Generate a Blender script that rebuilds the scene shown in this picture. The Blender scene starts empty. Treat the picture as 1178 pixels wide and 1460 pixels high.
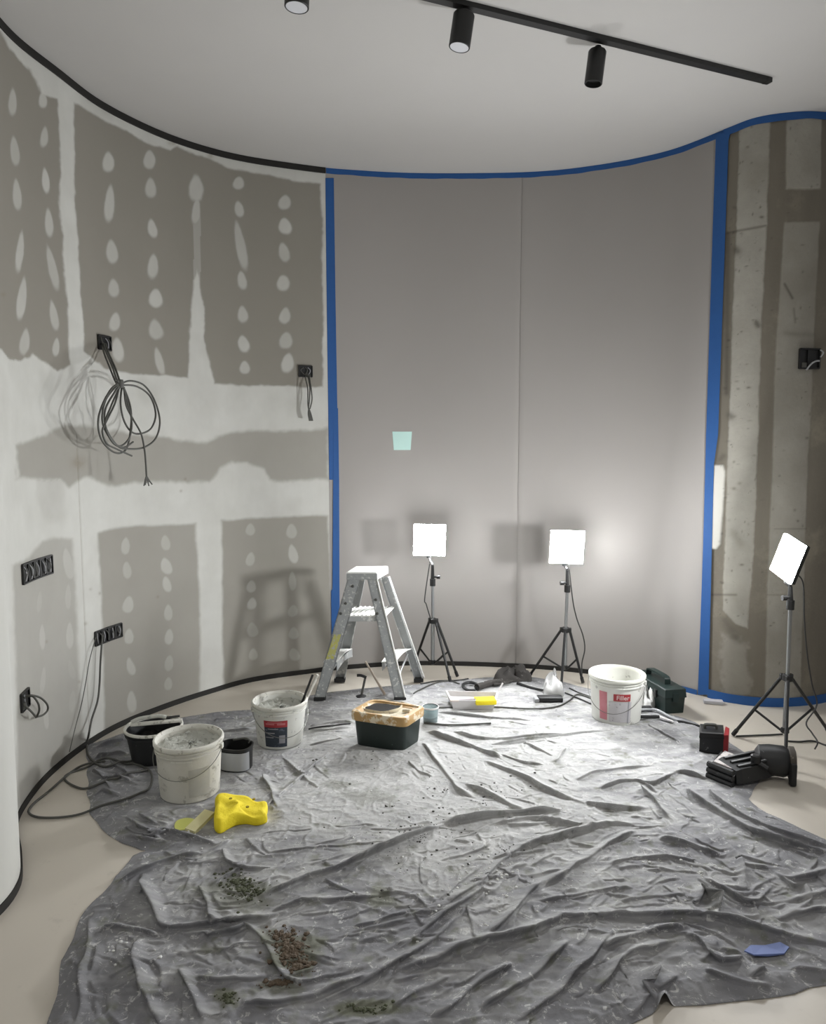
import bpy, bmesh, math, random
import numpy as np
from mathutils import Vector, Matrix
from mathutils.bvhtree import BVHTree

S = bpy.context.scene
COL = S.collection
random.seed(7)
RNG = np.random.RandomState(11)

# ------------------------------------------------------------------ camera
F_PX, PITCH, CAM_H, H = 1050.0, math.radians(5.5), 1.55, 3.28
cam_data = bpy.data.cameras.new('camera')
cam_data.sensor_fit = 'VERTICAL'
cam_data.sensor_height = 36.0
cam_data.lens = F_PX / 1460.0 * 36.0
cam_data.clip_start = 0.05
cam = bpy.data.objects.new('camera', cam_data)
COL.objects.link(cam)
cam.location = (0, 0, CAM_H)
cam.rotation_euler = (math.pi / 2 - PITCH, 0, 0)
S.camera = cam

# ------------------------------------------------------------------ light
world = bpy.data.worlds.new('world')
S.world = world
world.use_nodes = True
world.node_tree.nodes['Background'].inputs[0].default_value = (0.985, 0.99, 1.0, 1)
world.node_tree.nodes['Background'].inputs[1].default_value = 0.40
PANEL_STRENGTH = 215.0


def area_light(name, loc, rot, size, power, colr):
    d = bpy.data.lights.new(name, 'AREA')
    d.shape = 'DISK'
    d.size = size
    d.energy = power
    d.color = colr
    o = bpy.data.objects.new(name, d)
    COL.objects.link(o)
    o.location = loc
    o.rotation_euler = rot
    return o


# unseen fill lamps added overhead to brighten the foreground floor
area_light('added_fill_light', (-0.2, 0.3, H - 0.06), (0, 0, 0), 0.3, 22, (1.0, 0.98, 0.95))
area_light('added_fill_light', (1.7, 0.9, H - 0.06), (0, 0, 0), 0.3, 15, (1.0, 0.98, 0.95))

S.view_settings.view_transform = 'Standard'
S.view_settings.look = 'None'
S.view_settings.exposure = -0.34
S.view_settings.gamma = 1.0
S.view_settings.use_curve_mapping = False

# ------------------------------------------------------------------ pixel -> world helpers
CP, SP = math.cos(PITCH), math.sin(PITCH)
CAM = Vector((0, 0, CAM_H))


def ray(px, py):
    u, v = px - 589.0, 730.0 - py
    return Vector((u, F_PX * CP + v * SP, -F_PX * SP + v * CP))


def G(px, py, z=0.0):
    """point of the horizontal plane at height z seen at a pixel"""
    d = ray(px, py)
    return CAM + d * ((z - CAM_H) / d.z)


def V(px, py, y):
    """point of the vertical plane at distance y seen at a pixel"""
    d = ray(px, py)
    return CAM + d * (y / d.y)


def project_np(P):
    x, y, z = P[:, 0], P[:, 1], P[:, 2] - CAM_H
    fw = y * CP - z * SP
    up = y * SP + z * CP
    fw = np.maximum(fw, 1e-3)
    return 589 + x / fw * F_PX, 730 - up / fw * F_PX


# ------------------------------------------------------------------ object helpers
def link(name, me, mat=None, parent=None):
    o = bpy.data.objects.new(name, me)
    COL.objects.link(o)
    if mat is not None:
        me.materials.clear()
        me.materials.append(mat)
    if parent is not None:
        o.parent = parent
        o.matrix_parent_inverse = parent.matrix_world.inverted() if False else Matrix.Identity(4)
    return o


def tag(o, label=None, cat=None, group=None, kind=None):
    if label: o['label'] = label
    if cat: o['category'] = cat
    if group: o['group'] = group
    if kind: o['kind'] = kind
    return o


def empty(name, loc, label=None, cat=None, group=None, rz=0.0):
    o = bpy.data.objects.new(name, None)
    o.empty_display_size = 0.05
    COL.objects.link(o)
    o.location = loc
    o.rotation_euler = (0, 0, rz)
    return tag(o, label, cat, group)


class MB:
    """collects shapes into one mesh; M is applied to every added shape"""

    def __init__(self, M=None):
        self.bm = bmesh.new()
        self.M = M or Matrix.Identity(4)

    def _v(self, p):
        return self.bm.verts.new(self.M @ Vector(p))

    def box(self, c, s, R=None, bev=0.0):
        R = R or Matrix.Identity(3)
        c = Vector(c)
        t = bmesh.new()
        bmesh.ops.create_cube(t, size=1.0)
        for v in t.verts:
            v.co = Vector((v.co.x * s[0], v.co.y * s[1], v.co.z * s[2]))
        if bev > 0:
            bmesh.ops.bevel(t, geom=list(t.edges), offset=bev, segments=2, affect='EDGES', profile=0.6)
        for v in t.verts:
            v.co = self.M @ (c + R @ v.co)
        me = bpy.data.meshes.new('t')
        t.to_mesh(me)
        self.bm.from_mesh(me)
        bpy.data.meshes.remove(me)
        t.free()
        return self

    def ring_strip(self, rings, closed_u=True, cap0=True, cap1=True):
        vs = [[self._v(p) for p in r] for r in rings]
        n = len(vs[0])
        for a, b in zip(vs[:-1], vs[1:]):
            for i in range(n if closed_u else n - 1):
                j = (i + 1) % n
                try: self.bm.faces.new((a[i], a[j], b[j], b[i]))
                except ValueError: pass
        if cap0 and n > 2: self.bm.faces.new(list(reversed(vs[0])))
        if cap1 and n > 2: self.bm.faces.new(vs[-1])
        return self

    def lathe(self, prof, n=40, c=(0, 0, 0), cap0=True, cap1=True, wob=0.0):
        rings = []
        for r, z in prof:
            rings.append([(c[0] + r * math.cos(2 * math.pi * i / n), c[1] + r * math.sin(2 * math.pi * i / n),
                           c[2] + z + (wob * math.sin(i * 1.7) if wob else 0)) for i in range(n)])
        return self.ring_strip(rings, True, cap0, cap1)

    def tube(self, pts, r, n=8, r1=None):
        pts = [Vector(p) for p in pts]
        r1 = r if r1 is None else r1
        rings = []
        up = None
        m = len(pts)
        for i, p in enumerate(pts):
            t = (pts[min(i + 1, m - 1)] - pts[max(i - 1, 0)])
            if t.length < 1e-9: t = Vector((0, 0, 1))
            t.normalize()
            if up is None:
                up = t.orthogonal().normalized()
            up = (up - t * up.dot(t))
            if up.length < 1e-6: up = t.orthogonal()
            up.normalize()
            w = t.cross(up)
            rr = r + (r1 - r) * i / max(1, m - 1)
            rings.append([p + (up * math.cos(2 * math.pi * k / n) + w * math.sin(2 * math.pi * k / n)) * rr for k in range(n)])
        return self.ring_strip(rings)

    def prism(self, poly, axis_vec):
        """closed polygon (list of 3D points) extruded along axis_vec"""
        a = Vector(axis_vec)
        return self.ring_strip([[Vector(p) for p in poly], [Vector(p) + a for p in poly]])

    def build(self, name, mat, parent=None, smooth=False, auto=None):
        bmesh.ops.recalc_face_normals(self.bm, faces=list(self.bm.faces))
        me = bpy.data.meshes.new(name)
        self.bm.to_mesh(me)
        self.bm.free()
        if smooth:
            me.polygons.foreach_set('use_smooth', [True] * len(me.polygons))
            ang = math.radians(auto or 35)
            bm = bmesh.new()
            bm.from_mesh(me)
            for e in bm.edges:
                if len(e.link_faces) == 2 and e.calc_face_angle(0) > ang:
                    e.smooth = False
            bm.to_mesh(me)
            bm.free()
        return link(name, me, mat, parent)


def spline(pts, per=8, closed=False):
    P = [Vector(p) for p in pts]
    n = len(P)
    out = []
    rng = range(n if closed else n - 1)
    for i in rng:
        if closed:
            p0, p1, p2, p3 = P[(i - 1) % n], P[i], P[(i + 1) % n], P[(i + 2) % n]
        else:
            p0, p1, p2, p3 = P[max(i - 1, 0)], P[i], P[i + 1], P[min(i + 2, n - 1)]
        for k in range(per):
            t = k / per
            out.append(0.5 * ((2 * p1) + (-p0 + p2) * t + (2 * p0 - 5 * p1 + 4 * p2 - p3) * t * t
                              + (-p0 + 3 * p1 - 3 * p2 + p3) * t ** 3))
    out.append(P[0].copy() if closed else P[-1].copy())
    return out


def grid_mesh(P, nu, nv, keep=None):
    """P (nu*nv,3) indexed i*nv+j -> quads mesh"""
    i, j = np.meshgrid(np.arange(nu - 1), np.arange(nv - 1), indexing='ij')
    a = (i * nv + j).ravel()
    q = np.stack([a, a + nv, a + nv + 1, a + 1], 1)
    if keep is not None:
        q = q[keep[q].all(1)]
        used = np.zeros(len(P), bool)
        used[q.ravel()] = True
        idx = -np.ones(len(P), int)
        idx[used] = np.arange(used.sum())
        P = P[used]
        q = idx[q]
    else:
        used = np.ones(len(P), bool)
    me = bpy.data.meshes.new('grid')
    me.vertices.add(len(P))
    me.vertices.foreach_set('co', P.astype(np.float32).ravel())
    me.loops.add(len(q) * 4)
    me.loops.foreach_set('vertex_index', q.astype(np.int32).ravel())
    me.polygons.add(len(q))
    me.polygons.foreach_set('loop_start', np.arange(len(q), dtype=np.int32) * 4)
    me.polygons.foreach_set('use_smooth', np.ones(len(q), bool))
    me.update(calc_edges=True)
    return me, used


def set_attr(me, name, arr):
    a = me.attributes.new(name, 'FLOAT', 'POINT')
    a.data.foreach_set('value', arr.astype(np.float32))


# ------------------------------------------------------------------ numpy noise and shapes
def vnoise(x, y, scale, seed):
    r = np.random.RandomState(seed)
    N = 256
    L = r.rand(N, N) * 2 - 1
    X, Y = x * scale, y * scale
    xi, yi = np.floor(X).astype(int), np.floor(Y).astype(int)
    fx, fy = X - xi, Y - yi
    fx = fx * fx * fx * (fx * (fx * 6 - 15) + 10)
    fy = fy * fy * fy * (fy * (fy * 6 - 15) + 10)
    a, b = L[xi % N, yi % N], L[(xi + 1) % N, yi % N]
    c, d = L[xi % N, (yi + 1) % N], L[(xi + 1) % N, (yi + 1) % N]
    return (a * (1 - fx) + b * fx) * (1 - fy) + (c * (1 - fx) + d * fx) * fy


def fbm(x, y, scale, seed, octv=4):
    t, amp, tot = 0, 1.0, 0
    for k in range(octv):
        t = t + amp * vnoise(x, y, scale * 2 ** k, seed + k * 13)
        tot += amp
        amp *= 0.5
    return t / tot


def sstep(a, b, x):
    t = np.clip((x - a) / (b - a), 0, 1)
    return t * t * (3 - 2 * t)


def poly_sd(px, py, poly):
    """signed distance (positive inside) to a closed polygon"""
    poly = np.array(poly, float)
    d2 = np.full(px.shape, 1e18)
    inside = np.zeros(px.shape, bool)
    n = len(poly)
    for i in range(n):
        x1, y1 = poly[i]
        x2, y2 = poly[(i + 1) % n]
        ex, ey = x2 - x1, y2 - y1
        l2 = ex * ex + ey * ey + 1e-12
        t = np.clip(((px - x1) * ex + (py - y1) * ey) / l2, 0, 1)
        d2 = np.minimum(d2, (px - x1 - t * ex) ** 2 + (py - y1 - t * ey) ** 2)
        cr = ((y1 > py) != (y2 > py)) & (px < (x2 - x1) * (py - y1) / ((y2 - y1) if abs(y2 - y1) > 1e-12 else 1e-12) + x1)
        inside ^= cr
    d = np.sqrt(d2)
    return np.where(inside, d, -d)


# ------------------------------------------------------------------ materials
def lin(h):
    """'rrggbb' or (r,g,b) 0-255 -> linear"""
    if isinstance(h, str):
        h = tuple(int(h[i:i + 2], 16) for i in (0, 2, 4))
    o = []
    for c in h:
        c = c / 255.0
        o.append(c / 12.92 if c <= 0.04045 else ((c + 0.055) / 1.055) ** 2.4)
    return (*o, 1.0)


class NT:
    def __init__(self, name):
        self.m = bpy.data.materials.new(name)
        self.m.use_nodes = True
        self.nt = self.m.node_tree
        self.b = self.nt.nodes['Principled BSDF']
        self.co = self.nt.nodes.new('ShaderNodeTexCoord')

    def n(self, t, **kw):
        nd = self.nt.nodes.new(t)
        for k, v in kw.items():
            setattr(nd, k, v)
        return nd

    def l(self, a, b):
        self.nt.links.new(a, b)

    def noise(self, scale, detail=4, rough=0.6, dist=0.0, coord='Object', stretch=None):
        t = self.n('ShaderNodeTexNoise')
        t.inputs['Scale'].default_value = scale
        t.inputs['Detail'].default_value = detail
        t.inputs['Roughness'].default_value = rough
        t.inputs['Distortion'].default_value = dist
        if stretch:
            mp = self.n('ShaderNodeMapping')
            mp.inputs['Scale'].default_value = stretch
            self.l(self.co.outputs[coord], mp.inputs[0])
            self.l(mp.outputs[0], t.inputs['Vector'])
        else:
            self.l(self.co.outputs[coord], t.inputs['Vector'])
        return t.outputs['Fac']

    def ramp(self, fac, a, b):
        r = self.n('ShaderNodeMapRange')
        r.inputs['From Min'].default_value = a
        r.inputs['From Max'].default_value = b
        self.l(fac, r.inputs['Value'])
        return r.outputs['Result']

    def mul(self, a, b):
        m = self.n('ShaderNodeMath', operation='MULTIPLY')
        for i, v in enumerate((a, b)):
            if isinstance(v, (int, float)): m.inputs[i].default_value = v
            else: self.l(v, m.inputs[i])
        return m.outputs[0]

    def mix(self, fac, a, b):
        m = self.n('ShaderNodeMix', data_type='RGBA')
        if isinstance(fac, (int, float)): m.inputs[0].default_value = fac
        else: self.l(fac, m.inputs[0])
        for s, v in ((6, a), (7, b)):
            if isinstance(v, tuple): m.inputs[s].default_value = v
            else: self.l(v, m.inputs[s])
        return m.outputs[2]

    def attr(self, name):
        a = self.n('ShaderNodeAttribute', attribute_name=name)
        return a.outputs['Fac']

    def bump(self, h, strength=0.3, dist=0.002):
        b = self.n('ShaderNodeBump')
        b.inputs['Strength'].default_value = strength
        b.inputs['Distance'].default_value = dist
        self.l(h, b.inputs['Height'])
        self.l(b.outputs[0], self.b.inputs['Normal'])

    def out(self, colr, rough=0.6, metal=0.0):
        if isinstance(colr, tuple): self.b.inputs['Base Color'].default_value = colr
        else: self.l(colr, self.b.inputs['Base Color'])
        if isinstance(rough, (int, float)): self.b.inputs['Roughness'].default_value = rough
        else: self.l(rough, self.b.inputs['Roughness'])
        self.b.inputs['Metallic'].default_value = metal
        return self.m


def simple(name, c, c2=None, rough=0.55, metal=0.0, scale=12, splat=None, amount=0.5, sscale=40, bump=0.0):
    t = NT(name)
    c2 = c2 or tuple(min(255, int(v * 0.88)) for v in (tuple(int(c[i:i + 2], 16) for i in (0, 2, 4)) if isinstance(c, str) else c))
    col = t.mix(t.noise(scale), lin(c), lin(c2))
    if splat:
        s = t.ramp(t.noise(sscale, 5, 0.65), amount, amount + 0.06)
        col = t.mix(s, col, lin(splat))
    if bump:
        t.bump(t.noise(scale * 4, 5), bump, 0.004)
    return t.out(col, rough, metal)


def emitter(name, c, s):
    m = bpy.data.materials.new(name)
    m.use_nodes = True
    b = m.node_tree.nodes['Principled BSDF']
    b.inputs['Base Color'].default_value = (0.8, 0.8, 0.8, 1)
    b.inputs['Emission Color'].default_value = c
    b.inputs['Emission Strength'].default_value = s
    return m


M_ = {}
M_['ceiling'] = simple('ceiling_paint', 'bebcb9', 'b8b6b3', 0.85, scale=2)
M_['black_trim'] = simple('black_trim', '161513', '1f1d1a', 0.7)
M_['blue_tape'] = simple('blue_tape', '215797', '1d4f8b', 0.65, scale=30)
M_['black_plastic'] = simple('black_plastic', '1b1c1d', '28292a', 0.5, splat='6d6e6c', amount=0.66, sscale=30)
M_['black_clean'] = simple('black_clean', '141414', '1d1d1d', 0.45)
M_['green_black'] = simple('green_black_plastic', '17211f', '1f2c29', 0.45, splat='5c6663', amount=0.68, sscale=26)
M_['green_box'] = simple('green_plastic', '12201e', '182a27', 0.45, splat='4a5955', amount=0.68, sscale=30)
M_['alu'] = simple('aluminium_leg', 'a9abab', '8d8f8f', 0.35, 0.85, 20)
M_['ladder_alu'] = simple('ladder_aluminium', 'b9bbbb', '9c9f9f', 0.5, 0.25, 9, splat='dcdcd8', amount=0.56, sscale=14)
M_['ladder_worn'] = simple('ladder_speckled', 'a9acac', '868989', 0.6, 0.15, 30, splat='c6c7c4', amount=0.57, sscale=55)
M_['ladder_top'] = simple('ladder_plastered_step', 'eaeae6', 'dadad6', 0.7, 0.0, 30, splat='9a9c9b', amount=0.66, sscale=60)
M_['rubber'] = simple('black_rubber', '1d1d1d', '262626', 0.8)
M_['wire'] = simple('galvanised_wire', '8b8b86', '6f6f6a', 0.4, 0.8)
M_['grey_cable'] = simple('grey_cable', '565651', '484844', 0.6)
M_['black_cable'] = simple('black_cable', '2b2b2b', '353533', 0.55)
M_['white_bucket'] = simple('white_bucket_plastic', 'dcdcd6', 'cfcfc8', 0.4, scale=6, splat='a9a8a2', amount=0.6, sscale=22, bump=0.1)
M_['crusted_bucket'] = simple('plaster_crusted_bucket', 'd3d1c8', 'b9b6ac', 0.75, scale=9, splat='a19e94', amount=0.58, sscale=14, bump=0.5)
M_['crusted_rim'] = simple('plaster_crusted_rim', 'dddcd4', 'c9c7bd', 0.75, scale=16, splat='a19e93', amount=0.58, sscale=36, bump=0.6)
M_['plaster'] = simple('dried_plaster', 'c4c5bd', 'b0b1a8', 0.9, scale=20, splat='93948b', amount=0.57, sscale=45, bump=1.0)
M_['red'] = simple('red_print', 'a93a3f', '9c3036', 0.5, scale=30)
M_['red_faded'] = simple('red_print_faded', 'c98b93', 'b6616b', 0.5, scale=22)
M_['dark_blue'] = simple('dark_blue_print', '26303a', '39404b', 0.5, scale=16, splat='5d6472', amount=0.6, sscale=30)
M_['pale_print'] = simple('pale_print', 'dcc3c1', 'cfb1b0', 0.5)
M_['grey_print'] = simple('grey_print', '9c9ca0', '8d8d92', 0.5)
M_['grey_label'] = simple('grey_label', 'a4a6a8', '989a9c', 0.5)
M_['tan'] = simple('tan_plastic', 'c3a06a', 'b08d5b', 0.55, scale=14, splat='ddd2ba', amount=0.53, sscale=24, bump=0.2)
M_['tan_worn'] = simple('plastered_tan', 'cfc5ac', 'b3a88e', 0.7, scale=20, splat='8b8370', amount=0.6, sscale=30, bump=0.4)
M_['dark_hole'] = simple('dark_hole_fill', '100d0b', '1d1814', 0.95, scale=25, splat='4b473e', amount=0.64, sscale=40, bump=0.5)
M_['yellow'] = simple('yellow_sponge', 'f0dc2a', 'e6cf1e', 0.8, scale=20, bump=0.5)
M_['lime'] = simple('yellow_green_plastic', 'cdd071', 'c2c468', 0.5)
M_['cream'] = simple('cream_wood', 'dcd7a6', 'cfc99a', 0.6, scale=20)
M_['cream_side'] = simple('cream_side', 'b5ae8c', 'a8a17f', 0.7)
M_['wood'] = simple('pale_stick', 'c3b6a8', 'ab9e90', 0.7)
M_['red_plastic'] = simple('red_plastic', 'a02a30', '8e2329', 0.45)
M_['white_plastic'] = simple('white_tray_plastic', 'd3d0cf', 'c5c2c1', 0.4)
M_['rag'] = simple('black_rag', '33312f', '45423f', 0.95, scale=16, splat='74726f', amount=0.62, sscale=40)
M_['white_rag'] = simple('white_rag', 'e2e2df', 'cfcfcc', 0.9, scale=10, bump=0.3)
M_['mint'] = simple('mint_surface', 'c2e3dc', 'bbdcd5', 0.8)
M_['blue_scrap'] = simple('blue_scrap', '6f7fb0', '6373a6', 0.7)
M_['debris_brown'] = simple('brown_crumbs', '6b5c4b', '4b4136', 0.9, scale=60)
M_['debris_green'] = simple('olive_crumbs', '585c45', '3f4232', 0.9, scale=60)
M_['debris_dark'] = simple('dark_crumbs', '43423f', '55544f', 0.9, scale=60)
M_['panel_light'] = emitter('lit_led_panel', (0.97, 0.985, 1.0, 1), PANEL_STRENGTH)
M_['panel_light_strong'] = emitter('lit_led_panel_strong', (0.97, 0.985, 1.0, 1), PANEL_STRENGTH * 2.0)
M_['halo_rim'] = emitter('added_halo_edge', (0.98, 0.99, 1.0, 1), 170.0)  # glowing rim added to light the wall around each panel like a lens halo
M_['spot_lens'] = emitter('lit_spot_lens', (0.95, 0.97, 1.0, 1), 0.75)
M_['spot_ring'] = simple('spot_reflector', 'd9dade', 'c9cacf', 0.4)


def glassy(name, c, a):
    m = bpy.data.materials.new(name)
    m.use_nodes = True
    b = m.node_tree.nodes['Principled BSDF']
    b.inputs['Base Color'].default_value = lin(c)
    b.inputs['Roughness'].default_value = 0.2
    b.inputs['Transmission Weight'].default_value = a
    return m


M_['clear'] = glassy('clear_plastic', 'cfe0e2', 0.75)
M_['film'] = glassy('plastic_film', 'e8e8e6', 0.35)

t = NT('floor_screed')
fc = t.mix(t.noise(1.3, 5), lin('c9c2b6'), lin('beb7ab'))
fc = t.mix(t.ramp(t.noise(9, 6, 0.7), 0.6, 0.75), fc, lin('b3ada2'))
M_['floor'] = t.out(fc, 0.48)

t = NT('drywall_and_compound')
board = t.mix(t.noise(3.0, 4), lin('8f8b82'), lin('88847b'))
mud = t.mix(t.noise(4.0, 6, 0.7, 0, 'Object', (1, 1, 0.3)), lin('d2d2cd'), lin('c0c0ba'))
colr = t.mix(t.attr('mud'), board, mud)
colr = t.mix(t.mul(t.attr('stain_shade'), t.noise(26, 5)), colr, lin('7d7361'))
t.bump(t.noise(18, 6, 0.7), 0.15, 0.002)
M_['drywall'] = t.out(colr, 0.9)

t = NT('primed_board')
M_['back'] = t.out(t.mix(t.noise(1.2, 3), lin('a09c98'), lin('999591')), 0.88)

t = NT('raw_concrete_and_filler')
conc = t.mix(t.noise(5, 6, 0.65, 0, 'Object', (1, 1, 0.25)), lin('7d776b'), lin('656056'))
conc = t.mix(t.ramp(t.noise(3.0, 6, 0.7), 0.55, 0.7), conc, lin('857f71'))
fil = t.mix(t.noise(9, 6, 0.7), lin('aeaba1'), lin('8f8c84'))
pit = t.ramp(t.noise(42, 6, 0.75, 1.2), 0.63, 0.68)
fil = t.mix(t.mul(pit, 0.8), fil, lin('6c6960'))
colr = t.mix(t.attr('mud'), conc, fil)
colr = t.mix(t.attr('white'), colr, lin('c6c4bc'))
colr = t.mix(t.attr('stain_shade'), colr, lin('423e36'))
t.bump(t.noise(40, 6, 0.75), 0.5, 0.004)
M_['concrete'] = t.out(colr, 0.92)

t = NT('dust_sheet_fabric')
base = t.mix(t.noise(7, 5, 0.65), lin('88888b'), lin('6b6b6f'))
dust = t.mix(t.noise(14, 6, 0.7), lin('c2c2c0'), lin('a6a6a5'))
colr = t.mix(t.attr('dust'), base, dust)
sm = t.ramp(t.noise(20, 8, 0.78, 1.5), 0.56, 0.62)
colr = t.mix(t.mul(sm, 0.6), colr, lin('dcdcd9'))
dk = t.ramp(t.noise(28, 8, 0.78, 0.8), 0.59, 0.66)
colr = t.mix(t.mul(dk, 0.4), colr, lin('56565a'))
colr = t.mix(t.attr('olive'), colr, lin('6a6c5c'))
t.bump(t.noise(60, 6, 0.75), 0.6, 0.004)
M_['sheet'] = t.out(colr, 0.93)

# ================================================================== the curved walls
# matched plan points (foot x, foot y, head x, head y)
KEYS = [(-4.2, 1.2, -4.2, 1.2), (-2.9, 1.28, -2.9, 1.28), (-2.1, 1.42, -2.1, 1.42), (-1.66, 1.68, -1.66, 1.68), (-1.45, 1.98, -1.45, 1.98),
        (-1.368, 2.24, -1.368, 2.24), (-1.375, 2.42, -1.375, 2.42), (-1.46, 2.60, -1.46, 2.60), (-1.60, 2.83, -1.605, 2.83),
        (-1.66, 3.03, -1.68, 3.05), (-1.69, 3.30, -1.705, 3.32), (-1.665, 3.63, -1.66, 3.62), (-1.59, 3.90, -1.60, 3.94),
        (-1.43, 4.18, -1.45, 4.26), (-1.25, 4.42, -1.27, 4.49), (-1.04, 4.64, -1.04, 4.67), (-0.70, 4.81, -0.70, 4.82),
        (-0.43, 4.91, -0.43, 4.90), (0.05, 4.995, 0.05, 4.965), (0.74, 4.93, 0.74, 4.945), (1.18, 4.80, 1.17, 4.82),
        (1.53, 4.60, 1.52, 4.60), (1.77, 4.37, 1.735, 4.30), (1.89, 4.255, 1.84, 4.15), (2.06, 4.195, 1.985, 4.085),
        (2.25, 4.20, 2.15, 4.075), (2.50, 4.29, 2.42, 4.16), (2.85, 4.55, 2.80, 4.5), (3.3, 5.0, 3.3, 5.0), (4.6, 5.3, 4.6, 5.3)]
foot = np.array([tuple(v)[:2] for v in spline([(k[0], k[1], 0) for k in KEYS], 40)])
head = np.array([tuple(v)[:2] for v in spline([(k[2], k[3], 0) for k in KEYS], 40)])
NS = len(foot)
seg = np.r_[0, np.cumsum(np.hypot(*np.diff(foot, axis=0).T))]


def wall_xy(L, z):
    """plan position of the wall at arc length L (arrays ok) and height z"""
    f = np.stack([np.interp(L, seg, foot[:, 0]), np.interp(L, seg, foot[:, 1])], -1)
    h = np.stack([np.interp(L, seg, head[:, 0]), np.interp(L, seg, head[:, 1])], -1)
    t = (np.asarray(z) / H)[..., None] if np.ndim(z) else z / H
    return f * (1 - t) + h * t


def wall_frame(L, z=1.5):
    a, b = wall_xy(np.array(L - 0.01), z), wall_xy(np.array(L + 0.01), z)
    t = Vector((b[0] - a[0], b[1] - a[1], 0)).normalized()
    return t, Vector((t.y, -t.x, 0))        # tangent, normal into the room


def wall_pt(L, z, off=0.0):
    p = wall_xy(np.array(L), z)
    t, n = wall_frame(L, z)
    return Vector((p[0], p[1], z)) + n * off


_v = [(foot[i][0], foot[i][1], 0) for i in range(NS)] + [(head[i][0], head[i][1], H) for i in range(NS)]
_f = [(i, i + 1, NS + i + 1, NS + i) for i in range(NS - 1)]
WBVH = BVHTree.FromPolygons(_v, _f)


def W(px, py):
    """arc length and height on the wall seen at a pixel"""
    loc, nrm, idx, d = WBVH.ray_cast(CAM, ray(px, py).normalized())
    a, b = wall_xy(np.array(seg[idx]), loc.z), wall_xy(np.array(seg[idx + 1]), loc.z)
    e = b - a
    tt = float(np.clip(((loc.x - a[0]) * e[0] + (loc.y - a[1]) * e[1]) / (e @ e), 0, 1))
    return seg[idx] + tt * (seg[idx + 1] - seg[idx]), loc.z


def Wo(px, py, off):
    """a point in front of the wall (distance off along the sight line)"""
    L, z = W(px, py)
    p = wall_pt(L, z)
    t, n = wall_frame(L, z)
    d = (CAM - p).normalized()
    return p + d * (off / max(0.25, d.dot(n)))


L_TAPE1 = W(468, 600)[0]
L_SEAM = W(740, 600)[0]
L_TAPE2 = W(1003, 985)[0]


def wall_sheet(name, L0, L1, step, mat, z0=0.0, z1=H, off=0.0):
    nu = max(2, int((L1 - L0) / step) + 1)
    nv = max(2, int((z1 - z0) / step) + 1)
    Ls, zs = np.linspace(L0, L1, nu), np.linspace(z0, z1, nv)
    LL, ZZ = np.meshgrid(Ls, zs, indexing='ij')
    LL, ZZ = LL.ravel(), ZZ.ravel()
    xy = wall_xy(LL, ZZ)
    d = 0.01
    tg = wall_xy(LL + d, ZZ) - wall_xy(LL - d, ZZ)
    tg /= np.linalg.norm(tg, axis=1)[:, None] + 1e-12
    nr = np.stack([tg[:, 1], -tg[:, 0]], 1)
    return LL, ZZ, xy, nr, nu, nv, off


# ---- left wall: plasterboard with joint compound
LL, ZZ, xy, nr, nu, nv, _ = wall_sheet('wall_left', 0.0, L_TAPE1, 0.0065, None)
P0 = np.column_stack([xy, ZZ])
px, py = project_np(P0)
front = (xy[:, 1] > 2.5)
wob = fbm(LL, ZZ, 6, 3, 4) * 7 + fbm(LL, ZZ, 25, 5, 3) * 3
mud = np.ones(len(P0))


def carve(poly, soft=2.0, amt=1.0, w=1.0):
    global mud
    sd = poly_sd(px, py, poly) + wob * w
    mud = mud * (1 - amt * sstep(-soft, soft, sd))


carve([(-900, 20), (-40, 30), (0, 44), (16, 72), (44, 98), (56, 122), (60, 134), (83, 140), (86, 300), (93, 400), (100, 520),
       (82, 527), (64, 515), (47, 505), (30, 517), (13, 514), (0, 500), (-60, 510), (-900, 560)], w=0.6)
carve([(103, 142), (150, 172), (205, 201), (243, 213), (252, 208), (272, 218), (292, 224), (330, 240), (380, 250), (418, 259),
       (457, 262), (460, 420), (461, 552), (305, 548), (300, 520), (292, 480), (291, 440), (286, 400), (281, 380), (276, 400), (273, 450),
       (270, 500), (267, 538), (187, 532), (148, 525), (121, 500), (113, 373), (106, 250)], w=0.45)
carve([(21, 634), (64, 619), (93, 606), (160, 612), (233, 624), (259, 631), (293, 629), (310, 621), (352, 615), (466, 612), (468, 683),
       (384, 685), (376, 670), (352, 660), (330, 660), (314, 668), (297, 685), (221, 689), (157, 691), (123, 681), (98, 695), (85, 683),
       (25, 683)], 4, 0.75, w=0.6)
carve([(18, 806), (40, 797), (60, 772), (75, 766), (103, 768), (110, 900), (120, 1090), (30, 1260), (24, 1000), (20, 900)], 4, 0.6, w=0.4)
carve([(139, 760), (170, 752), (279, 746), (284, 850), (287, 1100), (150, 1100), (146, 900)], 3, 0.8, w=0.3)
carve([(316, 742), (400, 737), (468, 735), (473, 860), (473, 990), (319, 1010), (317, 850)], 3, 0.85, w=0.3)
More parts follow.
